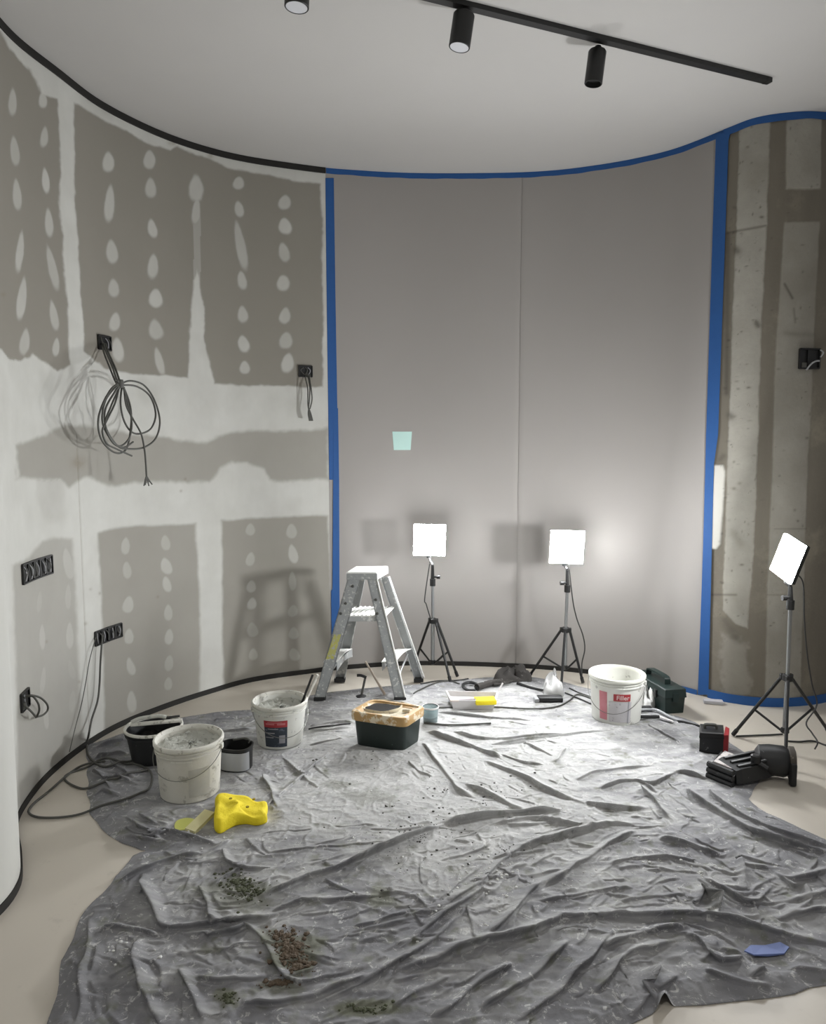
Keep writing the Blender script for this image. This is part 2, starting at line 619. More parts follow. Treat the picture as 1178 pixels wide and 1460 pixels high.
SPOTS = [(18, 145, 6, 20), (21, 215, 6, 20), (24, 278, 6, 22), (28, 360, 6, 30), (31, 425, 6, 30), (35, 487, 7, 18),
         (61, 143, 6, 12), (63, 195, 6, 16), (65, 257, 5, 18), (70, 318, 6, 20), (74, 380, 6, 33), (77, 450, 6, 22), (80, 495, 5, 14),
         (154, 231, 9, 15), (156, 290, 7, 26), (160, 358, 8, 17), (162, 411, 8, 14), (164, 459, 8, 14), (168, 499, 9, 18),
         (213, 228, 8, 13), (215, 268, 8, 15), (217, 326, 7, 15), (218, 380, 8, 18), (222, 425, 9, 13), (222, 470, 10, 15), (227, 515, 6, 20),
         (280, 268, 11, 21), (280, 300, 6, 20), (340, 261, 8, 9), (341, 298, 7, 12), (343, 350, 7, 36), (345, 400, 7, 14), (346, 448, 8, 13),
         (347, 490, 8, 12), (349, 524, 7, 9), (406, 288, 9, 11), (406, 322, 9, 12), (405, 360, 8, 14), (404, 403, 9, 12), (406, 450, 8, 12),
         (408, 485, 9, 12), (410, 518, 9, 14), (56, 858, 4, 18), (60, 908, 5, 22), (61, 970, 4, 22), (65, 1020, 4, 22),
         (97, 805, 8, 25), (97, 850, 5, 22), (99, 905, 6, 22), (102, 955, 5, 16), (103, 1000, 5, 18), (22, 250, 3, 260),
         (179, 778, 7, 14), (181, 813, 7, 13), (183, 862, 8, 13), (184, 908, 7, 12), (186, 950, 7, 14), (188, 1000, 7, 16),
         (236, 774, 7, 12), (237, 807, 8, 12), (238, 834, 7, 12), (240, 873, 7, 13), (241, 908, 7, 13), (241, 945, 7, 13), (240, 975, 6, 10),
         (357, 755, 8, 10), (357, 797, 7, 11), (358, 836, 7, 9), (359, 861, 7, 9), (360, 898, 8, 11), (361, 933, 7, 9),
         (416, 757, 8, 11), (418, 790, 7, 14), (417, 828, 6, 15), (418, 871, 7, 9), (419, 903, 7, 9), (420, 933, 8, 10)]
for k, (cx, cy, rx, ry) in enumerate(SPOTS):
    if rx == 3: continue
    m = (abs(px - cx) < rx * 2.2) & (abs(py - cy) < ry * 1.8)
    dx, dy = px[m] - cx, py[m] - cy
    sk = (random.random() - 0.35) * 0.35
    q = np.hypot((dx - sk * dy) / (rx * (1.0 + 0.25 * dy / ry)), dy / ry) + wob[m] * 0.025
    a = (0.72 if cy < 560 else 0.6) * (0.75 + 0.35 * random.random())
    mud[m] = np.maximum(mud[m], a * (1 - sstep(0.75, 1.15, q)))
mud = mud * 1.0
# the thin stem of the middle joint and the soft board either side of the corner bead
m = (abs(px - 281) < 5) & (py > 290) & (py < 410)
mud[m] = np.maximum(mud[m], 0.35)
mud = np.clip(mud * (0.93 + 0.12 * fbm(LL, ZZ, 9, 21, 4)) - 0.18 * sstep(0.25, 0.5, fbm(LL, ZZ, 2.2, 31, 4)) * (mud > 0.8), 0, 1)
stain_shade = np.exp(-(((px - 112) / 10) ** 2 + ((py - 660) / 10) ** 2)) * 0.9  # paints the cast shadow of the coil's frayed end
for (cx, cy, r) in [(243, 203, 4), (248, 205, 3), (264, 683, 2), (258, 700, 2), (129, 840, 2), (142, 846, 2), (225, 851, 2), (122, 889, 2.5),
                    (66, 915, 2), (113, 972, 2.5), (5, 420, 3), (300, 222, 4), (424, 575, 9)]:
    stain_shade += np.exp(-(((px - cx) / r) ** 2 + ((py - cy) / r) ** 2)) * (0.8 if r < 8 else 0.2)
disp = 0.0015 * mud
# the open seam: a narrow recessed joint
Lg = W(110, 640)[0]
disp = disp - 0.004 * np.exp(-((LL - Lg) / 0.0035) ** 2) * (py > 615)
stain_shade = stain_shade + 0.8 * np.exp(-((LL - Lg) / 0.003) ** 2) * (py > 640)
mud = np.where(front, mud, 0.95)
P = P0.copy()
P[:, :2] += nr * disp[:, None]
me, used = grid_mesh(P, nu, nv)
set_attr(me, 'mud', mud)
set_attr(me, 'stain_shade', np.clip(stain_shade * front, 0, 1))
wl = link('wall_left', me, M_['drywall'])
tag(wl, kind='structure')

# ---- back wall: two primed panels with a fine joint
wb = bpy.data.objects.new('wall_back', None)
COL.objects.link(wb)
tag(wb, kind='structure')
for (a, b) in ((L_TAPE1, L_SEAM - 0.0012), (L_SEAM + 0.0012, L_TAPE2)):
    mb = MB()
    n = 70
    sec = []
    for i in range(n + 1):
        L = a + (b - a) * i / n
        o = 0.0
        if (a > L_SEAM and i == 0) or (b < L_SEAM and i == n): o = -0.003
        sec.append([wall_pt(L, 0, o), wall_pt(L, H, o), wall_pt(L, H, -0.012), wall_pt(L, 0, -0.012)])
    mb.ring_strip(sec)
    mb.build('panel', M_['back'], wb, smooth=True, auto=20)
mb = MB()          # strip added behind the joint to block light leaking through
mb.ring_strip([[wall_pt(L_SEAM + d, z, o) for z, o in ((0, -.007), (H, -.007), (H, -.013), (0, -.013))] for d in (-.05, 0, .05)])
mb.build('backing', M_['back'], wb)

# ---- right wall: raw concrete with filler strips
LL, ZZ, xy, nr, nu, nv, _ = wall_sheet('wall_right', L_TAPE2, seg[-1], 0.0065, None)
P0 = np.column_stack([xy, ZZ])
px, py = project_np(P0)
wob = fbm(LL, ZZ, 8, 43, 4) * 5 + fbm(LL, ZZ, 40, 45, 3) * 3
mud = np.zeros(len(P0))


def lay(poly, amt=1.0, soft=1.5, w=0.35):
    global mud
    mud = np.maximum(mud, amt * sstep(-soft, soft, poly_sd(px, py, poly) + wob * w))


lay([(1055, 172), (1099, 170), (1093, 328), (1087, 448), (1081, 620), (1075, 780), (1070, 845), (1067, 897), (1050, 890), (1032, 870), (1032, 837), (1035, 760),
     (1039, 620), (1045, 448), (1050, 328)], 0.95, w=0.25)
lay([(1030, 905), (1066, 915), (1064, 1010), (1028, 1010)], 0.45, 6, 2.0)
lay([(1122, 160), (1172, 160), (1170, 269), (1121, 270)], 0.85, w=0.2)
lay([(1119, 317), (1169, 316), (1160, 500), (1155, 620), (1152, 655), (1146, 843), (1140, 1020), (1091, 1020), (1094, 843), (1102, 655), (1106, 500)], 0.66, w=0.2)
lay([(1200, 150), (1600, 150), (1600, 1100), (1180, 1100)], 0.4, 5)
mud = mud * (0.88 + 0.35 * fbm(LL, ZZ, 5, 51, 5))
white = sstep(-1.5, 1.5, poly_sd(px, py, [(1019, 663), (1031, 663), (1034, 672), (1033, 700), (1029, 760), (1028, 776), (1022, 783), (1012, 782)]) + wob * 0.15)
stain_shade = np.zeros(len(P0))
r2 = np.random.RandomState(5)
for k in range(170):
    if k % 3: cx, cy = 1040 + r2.rand() * 50, 180 + r2.rand() * 700
    else: cx, cy = 1100 + r2.rand() * 65, 180 + r2.rand() * 780
    cx -= (cy - 300) * 0.03
    rx, ry = 0.7 + r2.rand() ** 2 * 3.4, 0.6 + r2.rand() ** 2 * 2.4
    m = (abs(px - cx) < 12) & (abs(py - cy) < 12)
    stain_shade[m] += (0.25 + 0.55 * r2.rand()) * np.exp(-(((px[m] - cx) / rx) ** 2 + ((py[m] - cy) / ry) ** 2) * 1.5)
for (x1, y1, x2, y2, r, a) in [(1037, 332, 1092, 322, 1.6, .6), (1119, 405, 1130, 425, 1.8, .7), (1015, 848, 1050, 848, 1.6, .5), (1038, 335, 1036, 560, 4, .55),
                               (1052, 358, 1050, 356, 5, .6), (1079, 460, 1081, 464, 4, .7), (1041, 592, 1043, 594, 5, .6), (1034, 885, 1050, 910, 7, .35),
                               (1132, 440, 1134, 460, 1.5, .4), (1120, 475, 1160, 478, 4, .25), (1047, 760, 1056, 775, 7, .3), (1094, 848, 1120, 848, 1.2, .3),
                               (1105, 754, 1150, 754, 1.2, .3), (1032, 650, 1027, 655, 4, .4)]:
    ex, ey = x2 - x1, y2 - y1
    tt = np.clip(((px - x1) * ex + (py - y1) * ey) / (ex * ex + ey * ey), 0, 1)
    dd = np.hypot(px - x1 - tt * ex, py - y1 - tt * ey)
    stain_shade += a * np.exp(-(dd / r) ** 2)
stain_shade = np.clip(stain_shade, 0, 0.85)
P = P0.copy()
P[:, :2] += nr * (0.004 * mud + 0.006 * white - 0.002 * stain_shade)[:, None]
me, used = grid_mesh(P, nu, nv)
set_attr(me, 'mud', np.clip(mud, 0, 1)); set_attr(me, 'white', white); set_attr(me, 'stain_shade', stain_shade)
tag(link('wall_right', me, M_['concrete']), kind='structure')

# ---- floor and ceiling
mb = MB()
mb.box((0.2, 1.2, -0.05), (12, 10.4, 0.1))
tag(mb.build('floor', M_['floor']), kind='structure')
mb = MB()
mb.box((0.2, 1.2, H + 0.05), (12, 10.4, 0.1))
tag(mb.build('ceiling', M_['ceiling']), kind='structure')


def wall_strip(name, L0, L1, z0, z1, mat, th=0.004, off=0.0, parent=None, step=0.03, wobz=0.0):
    mb = MB()
    n = max(2, int((L1 - L0) / step))
    sec = []
    for i in range(n + 1):
        L = L0 + (L1 - L0) * i / n
        w = wobz * math.sin(i * 0.9) * math.sin(i * 0.31)
        sec.append([wall_pt(L, z0 - w, off + th), wall_pt(L, z1, off + th), wall_pt(L, z1, off), wall_pt(L, z0 - w, off)])
    mb.ring_strip(sec)
    return mb.build(name, mat, parent, smooth=True, auto=30)


tag(wall_strip('baseboard_left', 0.0, L_TAPE1, 0.0, 0.030, M_['black_trim'], 0.006, 0.0015), kind='structure')
tag(wall_strip('baseboard_back', L_TAPE1, L_TAPE2 - 0.05, 0.0, 0.030, M_['black_trim'], 0.006), kind='structure')
tag(wall_strip('shadow_gap_strip_1', 0.0, L_TAPE1, H - 0.036, H - 0.001, M_['black_trim'], 0.008, 0.0015), kind='structure')  # black strip painting the dark of the shadow gap below the ceiling

# blue masking tape, each run lifted off as one strip
tag(wall_strip('masking_tape', L_TAPE1 + 0.004, L_TAPE2, H - 0.034, H - 0.001, M_['blue_tape'], 0.0015, 0.0005, wobz=0.002),
    'long blue tape run along the ceiling edge over the grey panels', 'tape')
tag(wall_strip('masking_tape', L_TAPE2 + 0.002, seg[-1] - 0.9, H - 0.038, H - 0.001, M_['blue_tape'], 0.0015, 0.0065, wobz=0.002),
    'blue tape curving along the ceiling edge over the bare concrete', 'tape')
tag(wall_strip('masking_tape', L_TAPE2 + 0.03, seg[-1] - 0.9, 0.0, 0.055, M_['blue_tape'], 0.0015, 0.0065, wobz=0.002),
    'blue tape along the foot of the bare concrete wall', 'tape')
tag(wall_strip('masking_tape', L_TAPE2 - 0.20, L_TAPE2 - 0.036, 0.0, 0.032, M_['blue_tape'], 0.001, 0.007),
    'short blue tape at the wall foot beside the green toolbox', 'tape')


def tape_upright(rows, off, label):
    """rows: (py, px left, px right) down the wall"""
    mb = MB()
    sec = []
    for (yy, xa, xb) in rows:
        r = []
        pts = []
        for k in range(4):
            L, z = W(xa + (xb - xa) * k / 3, yy)
            pts.append((L, z))
        r = [wall_pt(L, z, off + 0.0015) for L, z in pts] + [wall_pt(L, z, off) for L, z in reversed(pts)]
        sec.append(r)
    mb.ring_strip(sec)
    return tag(mb.build('masking_tape', M_['blue_tape'], smooth=True, auto=30), label, 'tape')


tape_upright([(254, 464, 476), (400, 465.5, 478), (580, 468, 481), (684, 469.5, 482.5)], 0.0015,
             'upright blue tape, upper piece, between the patched plasterboard and the grey wall')
tape_upright([(582, 476, 482), (684, 475, 483.5), (840, 474, 484), (842, 472, 484), (952, 473, 485.5)], 0.0028,
             'upright blue tape, lower piece behind the stepladder')
tape_upright([(190, 1023, 1043), (200, 1022, 1040), (345, 1017, 1035), (620, 1008, 1025), (662, 1007, 1019), (784, 1003.5, 1016), (990, 996, 1011)], 0.0065,
             'tall upright blue tape between the grey wall and the bare concrete')

# ================================================================== the dust sheet
OUT_PX = [(123, 1063), (125, 1090), (125, 1130), (129, 1160), (141, 1180), (172, 1203), (203, 1213), (223, 1212), (200, 1216), (187, 1221), (177, 1239),
          (157, 1262), (131, 1287), (108, 1323), (90, 1371), (78, 1422), (70, 1460), (64, 1500), (66, 1560), (300, 1575), (620, 1560), (760, 1530), (850, 1490), (903, 1460), (940, 1440),
          (949, 1437), (957, 1436), (1000, 1434), (1041, 1430), (1087, 1425), (1133, 1418), (1158, 1409), (1178, 1406), (1260, 1395), (1330, 1330), (1320, 1250), (1240, 1215),
          (1178, 1198), (1158, 1188), (1127, 1175), (1094, 1160), (1066, 1140), (1082, 1118), (1085, 1100), (1074, 1085), (1052, 1066), (1020, 1045), (990, 1030),
          (955, 1018), (930, 1008), (900, 996), (850, 985), (800, 972), (760, 966), (700, 966), (650, 970), (600, 976), (540, 980), (480, 986), (441, 992),
          (400, 1003), (363, 1012), (307, 1016), (259, 1024), (215, 1030), (185, 1043), (160, 1052)]
OUTW = np.array([tuple(G(*p))[:2] for p in OUT_PX])
STEP = 0.0047
x0, y0 = OUTW.min(0) - 0.02
x1, y1 = OUTW.max(0) + 0.02
nu, nv = int((x1 - x0) / STEP) + 1, int((y1 - y0) / STEP) + 1
XX, YY = np.meshgrid(x0 + np.arange(nu) * STEP, y0 + np.arange(nv) * STEP, indexing='ij')
XX, YY = XX.ravel(), YY.ravel()
OW = []
for i in range(len(OUTW)):
    a, b = OUTW[i], OUTW[(i + 1) % len(OUTW)]
    k = max(1, int(np.hypot(*(b - a)) / 0.04))
    for j in range(k):
        OW.append(a + (b - a) * j / k)
OW = np.array(OW)
OW[:, 0] += 0.006 * np.sin(np.arange(len(OW)) * 1.3)
sd = poly_sd(XX, YY, OW)
keep = sd > -STEP * 1.1
# edge vertices are pulled onto the hem so that the outline is smooth
gx, gy = np.gradient(sd.reshape(nu, nv), STEP)
gx, gy = gx.ravel(), gy.ravel()
gl = np.hypot(gx, gy) + 1e-6
mv = keep & (sd < 0)
XX[mv] -= sd[mv] * (gx / gl)[mv]
YY[mv] -= sd[mv] * (gy / gl)[mv]
ppx, ppy = project_np(np.column_stack([XX, YY, np.zeros_like(XX)]))

FOLDS = [  # (pixel polyline, half width m, height m)
    ([(598, 1044), (660, 1062), (700, 1077), (716, 1083)], .022, .036), ([(688, 1087), (735, 1106), (780, 1128), (832, 1150)], .024, .034),
    ([(602, 1060), (625, 1090), (650, 1123), (677, 1140)], .020, .026), ([(662, 1119), (700, 1135), (730, 1152), (752, 1160)], .022, .028),
    ([(628, 1179), (680, 1168), (740, 1162), (797, 1160)], .022, .055), ([(358, 1291), (420, 1262), (480, 1240), (540, 1215), (590, 1195), (630, 1180)], .021, .060),
    ([(695, 1180), (760, 1171), (820, 1180), (855, 1190)], .024, .030), ([(620, 1018), (680, 1025), (760, 1031)], .020, .024),
    ([(640, 1046), (700, 1057), (745, 1054), (820, 1050)], .018, .026), ([(695, 1066), (745, 1058), (800, 1052), (862, 1046)], .018, .024),
    ([(744, 1060), (790, 1083)], .016, .018), ([(712, 1078), (745, 1090), (775, 1094)], .016, .020), ([(788, 1092), (806, 1070)], .016, .022),
    ([(820, 1116), (850, 1103), (925, 1097)], .018, .024), ([(850, 1130), (880, 1120), (915, 1118), (937, 1136)], .018, .030),
    ([(920, 1126), (940, 1150), (958, 1172)], .018, .034), ([(918, 1127), (950, 1112), (975, 1106), (1010, 1116)], .024, .036),
    ([(973, 1127), (1010, 1150), (1050, 1175), (1100, 1200), (1190, 1226)], .024, .045), ([(1010, 1128), (1040, 1155), (1090, 1180), (1190, 1216)], .020, .034),
    ([(832, 1148), (870, 1155), (922, 1155)], .022, .034), ([(618, 1312), (660, 1280), (700, 1245), (740, 1215), (800, 1195), (850, 1182), (912, 1178)], .026, .042),
    ([(768, 1277), (800, 1250), (840, 1225), (880, 1200), (905, 1190)], .022, .036), ([(558, 1362), (600, 1330), (640, 1302), (680, 1275), (705, 1280)], .022, .034),
    ([(690, 1342), (720, 1315), (745, 1285), (770, 1262)], .022, .036),
    ([(530, 1398), (600, 1380), (670, 1352), (740, 1335), (785, 1320), (800, 1312), (880, 1310), (960, 1308), (1040, 1315), (1100, 1335), (1190, 1354)], .026, .048),
    ([(440, 1442), (520, 1405), (560, 1380), (620, 1340), (650, 1312)], .022, .036), ([(610, 1462), (680, 1410), (732, 1380)], .022, .038),
    ([(675, 1448), (740, 1410), (780, 1375), (812, 1348)], .022, .036), ([(730, 1470), (790, 1420), (830, 1380), (872, 1333)], .022, .042),
    ([(838, 1432), (870, 1385), (900, 1362), (962, 1345)], .022, .034), ([(858, 1358), (920, 1335), (977, 1328)], .020, .034),
    ([(895, 1460), (930, 1420), (962, 1400)], .020, .026), ([(928, 1385), (925, 1410), (948, 1440)], .022, .045),
    ([(998, 1254), (1040, 1275), (1070, 1290), (1097, 1270)], .018, .038), ([(1010, 1163), (1030, 1210), (1055, 1250), (1066, 1276)], .022, .034),
    ([(938, 1198), (990, 1210), (1032, 1226)], .024, .034), ([(1098, 1243), (1140, 1275), (1146, 1295), (1118, 1312)], .018, .030),
    ([(1118, 1262), (1190, 1243)], .022, .030), ([(983, 1298), (1000, 1274), (1016, 1284), (1018, 1308)], .022, .045),
    ([(975, 1340), (1000, 1345), (1030, 1375), (1062, 1370)], .020, .032), ([(998, 1388), (1060, 1408), (1102, 1412)], .018, .026),
    ([(1068, 1402), (1100, 1385), (1190, 1392)], .018, .030), ([(1100, 1318), (1140, 1305), (1190, 1300)], .020, .03), ([(1130, 1290), (1190, 1275)], .02, .024),
    ([(152, 1270), (205, 1243), (250, 1228), (292, 1221)], .018, .036), ([(204, 1246), (213, 1280), (232, 1308), (246, 1326), (300, 1322), (345, 1318), (402, 1309)], .022, .048),
    ([(235, 1336), (300, 1337), (330, 1331), (352, 1325), (376, 1346), (400, 1385), (430, 1405), (472, 1395)], .016, .034),
    ([(202, 1340), (201, 1380), (213, 1420), (230, 1468)], .022, .046), ([(252, 1388), (272, 1405), (282, 1430), (292, 1462)], .018, .036),
    ([(280, 1398), (330, 1403), (385, 1398)], .020, .028), ([(130, 1308), (128, 1360), (120, 1400), (112, 1468)], .016, .026),
    ([(138, 1329), (190, 1328), (228, 1338)], .016, .030), ([(230, 1186), (270, 1195), (312, 1211)], .016, .038), ([(178, 1168), (210, 1188), (237, 1205)], .016, .036),
    ([(200, 1165), (228, 1180)], .014, .03), ([(288, 1225), (320, 1206), (360, 1170), (400, 1135), (440, 1100), (470, 1075)], .015, .026),
    ([(316, 1212), (335, 1238), (392, 1242)], .016, .034), ([(165, 1195), (200, 1200), (242, 1206)], .016, .036), ([(180, 1184), (210, 1198), (238, 1190)], .012, .03),
    ([(286, 1268), (298, 1300), (312, 1326)], .018, .030), ([(380, 1310), (430, 1290), (480, 1288), (540, 1282)], .015, .026),
    ([(540, 1278), (580, 1280), (612, 1302)], .014, .018), ([(403, 1083), (430, 1105), (455, 1127)], .016, .020), ([(378, 1108), (386, 1130), (396, 1154)], .016, .026),
    ([(372, 1222), (450, 1212), (560, 1205)], .012, .014), ([(340, 1440), (420, 1430), (470, 1415), (530, 1398)], .020, .032),
    ([(438, 1040), (505, 1032)], .016, .026), ([(438, 1048), (505, 1040)], .016, .024), ([(258, 1052), (300, 1050), (362, 1041)], .018, .028),
    ([(300, 1032), (362, 1022)], .018, .024), ([(438, 1068), (490, 1056)], .016, .018), ([(925, 1036), (970, 1062)], .014, .018), ([(585, 1088), (600, 1104), (620, 1112)], .014, .016),
    ([(500, 1330), (560, 1316), (640, 1300)], .014, .014), ([(760, 1290), (830, 1278), (900, 1270)], .014, .018), ([(880, 1290), (980, 1278)], .014, .014),
    ([(700, 1230), (780, 1215)], .014, .018), ([(300, 1270), (330, 1250), (350, 1230)], .014, .022), ([(150, 1400), (190, 1380), (225, 1378)], .016, .016),
    ([(560, 1440), (640, 1395)], .018, .02), ([(480, 1340), (540, 1325), (600, 1320)], .012, .012), ([(860, 1240), (930, 1225), (1000, 1235)], .016, .022),
    ([(620, 1235), (690, 1212), (700, 1200)], .014, .014), ([(640, 1205), (700, 1180)], .012, .012), ([(1040, 1230), (1100, 1245)], .016, .02),
    ([(300, 1370), (350, 1352), (390, 1350)], .014, .016), ([(1150, 1250), (1160, 1230), (1130, 1215)], .016, .02),
    ([(560, 1300), (620, 1290), (690, 1232)], .012, .010),
    ([(128, 1072), (150, 1066), (178, 1058)], .02, .045), ([(135, 1085), (160, 1080), (182, 1078)], .02, .05), ([(132, 1100), (150, 1112), (160, 1128)], .018, .04),
    ([(140, 1122), (170, 1112), (195, 1120)], .018, .035), ([(128, 1140), (150, 1132), (175, 1140)], .016, .03), ([(160, 1090), (175, 1100), (190, 1112)], .018, .04),
]
DX, DY = np.zeros_like(XX), np.zeros_like(XX)
wx = XX + 0.05 * fbm(XX, YY, 5, 71, 3)
wy = YY + 0.05 * fbm(XX, YY, 5, 81, 3)
zf = np.zeros_like(XX)
hem = sstep(0.0, 0.06, sd)
# broad sag, medium creases (warped ridged noise) and fine crumple
zf += 0.006 * (fbm(wx, wy, 2.2, 91, 3) + 0.6)
front_rough = 0.45 + 0.55 * sstep(3.6, 2.6, YY) if False else 0.5 + 0.5 * (1 - sstep(2.6, 3.3, YY))
rid = 1 - np.abs(fbm(wx * 0.7, wy * 1.6, 4.5, 101, 2)) * 5.0
zf += 0.009 * np.clip(rid, 0, 1) ** 1.6 * front_rough * (0.5 + 0.5 * fbm(XX, YY, 2, 105, 2))
rid2 = 1 - np.abs(fbm(wx, wy, 9, 131, 2)) * 4.5
zf += 0.005 * np.clip(rid2, 0, 1) ** 1.5 * front_rough
rid3 = 1 - np.abs(fbm(wx, wy, 24, 141, 2)) * 4
zf += 0.0022 * np.clip(rid3, 0, 1) ** 1.5
zf += 0.0010 * fbm(XX, YY, 45, 151, 3)
ALL = []
r3 = random.Random(12)
for (pl, w, h) in FOLDS:
    pts = np.array([tuple(v)[:2] for v in spline([G(*p) for p in pl], 5)])
    ALL.append((pts, w * 0.55, h * 0.84))
    # thin creases that run with the fold
    ln = np.hypot(*np.diff(pts, axis=0).T).sum()
    for _ in range(int(ln / 0.07) + 1):
        i = r3.randrange(len(pts) - 1)
        e = pts[i + 1] - pts[i]
        a = math.atan2(e[1], e[0]) + r3.gauss(0, 0.35)
        o = r3.choice((-1, 1)) * r3.uniform(0.025, 0.16)
        nx, ny = -e[1] / (np.hypot(*e) + 1e-9), e[0] / (np.hypot(*e) + 1e-9)
        c = pts[i] + np.array([nx, ny]) * o
        L_ = r3.uniform(0.06, 0.26)
        bend = r3.gauss(0, 0.25)
        q = []
        for t_ in (-.5, -.17, .17, .5):
            q.append((c[0] + L_ * t_ * math.cos(a + bend * t_), c[1] + L_ * t_ * math.sin(a + bend * t_), 0))
        fr = 1.0 if c[1] < 2.9 else 0.6
        ALL.append((np.array([tuple(v)[:2] for v in spline(q, 3)]), r3.uniform(0.006, 0.011), r3.uniform(0.004, 0.012) * fr))
for k, (pts, w, h) in enumerate(ALL):
    lo, hi = pts.min(0) - 4 * w, pts.max(0) + 4 * w
    m = np.where(keep & (XX > lo[0]) & (XX < hi[0]) & (YY > lo[1]) & (YY < hi[1]))[0]
    if len(m) == 0: continue
    X, Y = XX[m] + 0.012 * fbm(XX[m], YY[m], 9, 200 + k, 2), YY[m] + 0.012 * fbm(XX[m], YY[m], 9, 300 + k, 2)
    best = np.full(len(m), 1e9)
    tt = np.zeros(len(m))
    sg = np.zeros(len(m))
    nrm_x, nrm_y = np.zeros(len(m)), np.zeros(len(m))
    n = len(pts) - 1
    for i in range(n):
        a, b = pts[i], pts[i + 1]
        e = b - a
        q = np.clip(((X - a[0]) * e[0] + (Y - a[1]) * e[1]) / (e @ e + 1e-12), 0, 1)
        dx, dy = X - a[0] - q * e[0], Y - a[1] - q * e[1]
        d = np.hypot(dx, dy)
        u = d < best
        best[u] = d[u]
        nrm_x[u], nrm_y[u] = 0, 0
        tt[u] = (i + q[u]) / n
        nn = np.array([-e[1], e[0]]) / (np.hypot(*e) + 1e-9)
        if nn[1] > 0: nn = -nn                       # towards the camera
        sg[u] = (dx * nn[0] + dy * nn[1])[u]
        nrm_x[u], nrm_y[u] = nn[0], nn[1]
    # steep towards the camera, gentle away from it
    ww = np.where(sg > 0, w * 0.75, w * 1.3)
    taper = sstep(0, 0.18, tt) * (1 - 0.75 * sstep(0.8, 1.0, tt)) * (0.8 + 0.25 * np.sin(tt * 9 + k))
    g = h * np.exp(-np.abs(best / ww) ** 1.8) * taper
    crease = min(0.008, h * 0.4) * np.exp(-((sg - w * 1.25) / (w * 0.5)) ** 2) * taper * (best < 3 * w)
    up_ = zf[m] * 0.5 + g > zf[m] - crease
    DX[m] = np.where(up_, nrm_x * g * 0.85, DX[m]); DY[m] = np.where(up_, nrm_y * g * 0.85, DY[m])
    zf[m] = np.maximum(zf[m] - crease, zf[m] * 0.5 + g)
zf = np.maximum(zf + 0.009, 0.001)
FOOT = []           # footprints (x, y, r) where things press the sheet flat


def press(pxx, pyy, r):
    p = G(pxx, pyy)
    FOOT.append((p.x, p.y, r))


for a in [(272, 1128, .155), (400, 1056, .135), (878, 1022, .135), (222, 1080, .15), (333, 1094, .06), (551, 1048, .2), (340, 1175, .13), (284, 1178, .06),
          (614, 1028, .06), (675, 1003, .15), (785, 995, .08), (262, 1178, .05), (1018, 1065, .11), (1055, 1105, .15), (1085, 1100, .13), (455, 997, .06), (485, 968, .06), (571, 995, .06),
          (596, 970, .06), (1092, 1363, .07)]:
    press(*a)
for (fx, fy, r) in FOOT:
    d = np.hypot(XX - fx, YY - fy)
    k = sstep(r * 0.95, r * 1.35, d)
    zf = zf * k + 0.007 * (1 - k)
lift = np.exp(-((ppx - 947) / 9) ** 2) * np.exp(-((ppy - 1440) / 22) ** 2)
ZS = zf * (0.12 + 0.88 * hem) * (sd > 0) + 0.002
ZS = np.maximum(ZS, 0.045 * lift)
fl_ = hem.copy()
for (fx, fy, r) in FOOT:
    fl_ *= sstep(r * 0.95, r * 1.35, np.hypot(XX - fx, YY - fy))
P = np.column_stack([XX + DX * fl_, YY + DY * fl_, ZS])
dust = 0.95 * np.exp(-(((ppx - 640) / 330) ** 2 + ((ppy - 1120) / 150) ** 2) ** 1.3)  # plaster dust, thickened mid-sheet to paint the pool of work light too
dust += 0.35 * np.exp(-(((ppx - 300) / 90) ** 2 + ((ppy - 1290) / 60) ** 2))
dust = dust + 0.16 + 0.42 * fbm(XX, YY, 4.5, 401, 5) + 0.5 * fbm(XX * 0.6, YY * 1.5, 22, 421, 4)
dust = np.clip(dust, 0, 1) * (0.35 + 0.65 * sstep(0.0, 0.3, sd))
for (fx, fy) in [(648, 109), ]:
    pass
ol = np.zeros_like(XX)
nz = fbm(XX, YY, 22, 501, 4)
for (cx, cy, rx, ry, a) in [(415, 1365, 34, 32, .8), (345, 1278, 38, 22, .6), (325, 1430, 18, 14, .8), (395, 1415, 30, 12, .7), (520, 1445, 38, 12, .9), (545, 1283, 16, 14, .7),
                            (525, 1140, 40, 8, .4), (480, 1122, 20, 5, .5), (1012, 1290, 10, 16, .25)]:
    q = ((ppx - cx) / rx) ** 2 + ((ppy - cy) / ry) ** 2
    ol = np.maximum(ol, a * sstep(0.1, 0.55, np.exp(-q) + nz * 0.55))
me, used = grid_mesh(P, nu, nv, keep)
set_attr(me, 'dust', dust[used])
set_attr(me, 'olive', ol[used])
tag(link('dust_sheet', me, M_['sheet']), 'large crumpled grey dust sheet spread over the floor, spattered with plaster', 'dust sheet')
ZG = np.where(keep, ZS, 0.0).reshape(nu, nv)


def cz(x, y):
    """height of the sheet (0 off it)"""
    i, j = int(round((x - x0) / STEP)), int(round((y - y0) / STEP))
    if 0 <= i < nu and 0 <= j < nv:
        return float(ZG[i, j])
    return 0.0


def on_sheet(pxx, pyy, add=0.0, r=0.0):
    p = G(pxx, pyy)
    z = cz(p.x, p.y)
    if r:
        z = max([z] + [cz(p.x + r * math.cos(a), p.y + r * math.sin(a)) for a in (0, 1.57, 3.14, 4.71)])
    return Vector((p.x, p.y, z + add))


#OBJECTS
# ================================================================== objects
def frame(o, d):
    """matrix with x = d (horizontal), z up, at o"""
    x = Vector((d.x, d.y, 0)).normalized()
    y = Vector((0, 0, 1)).cross(x)
    m = Matrix.Identity(4)
    for i in range(3):
        m[i][0], m[i][1], m[i][2] = x[i], y[i], (0, 0, 1)[i]
        m[i][3] = o[i]
    return m


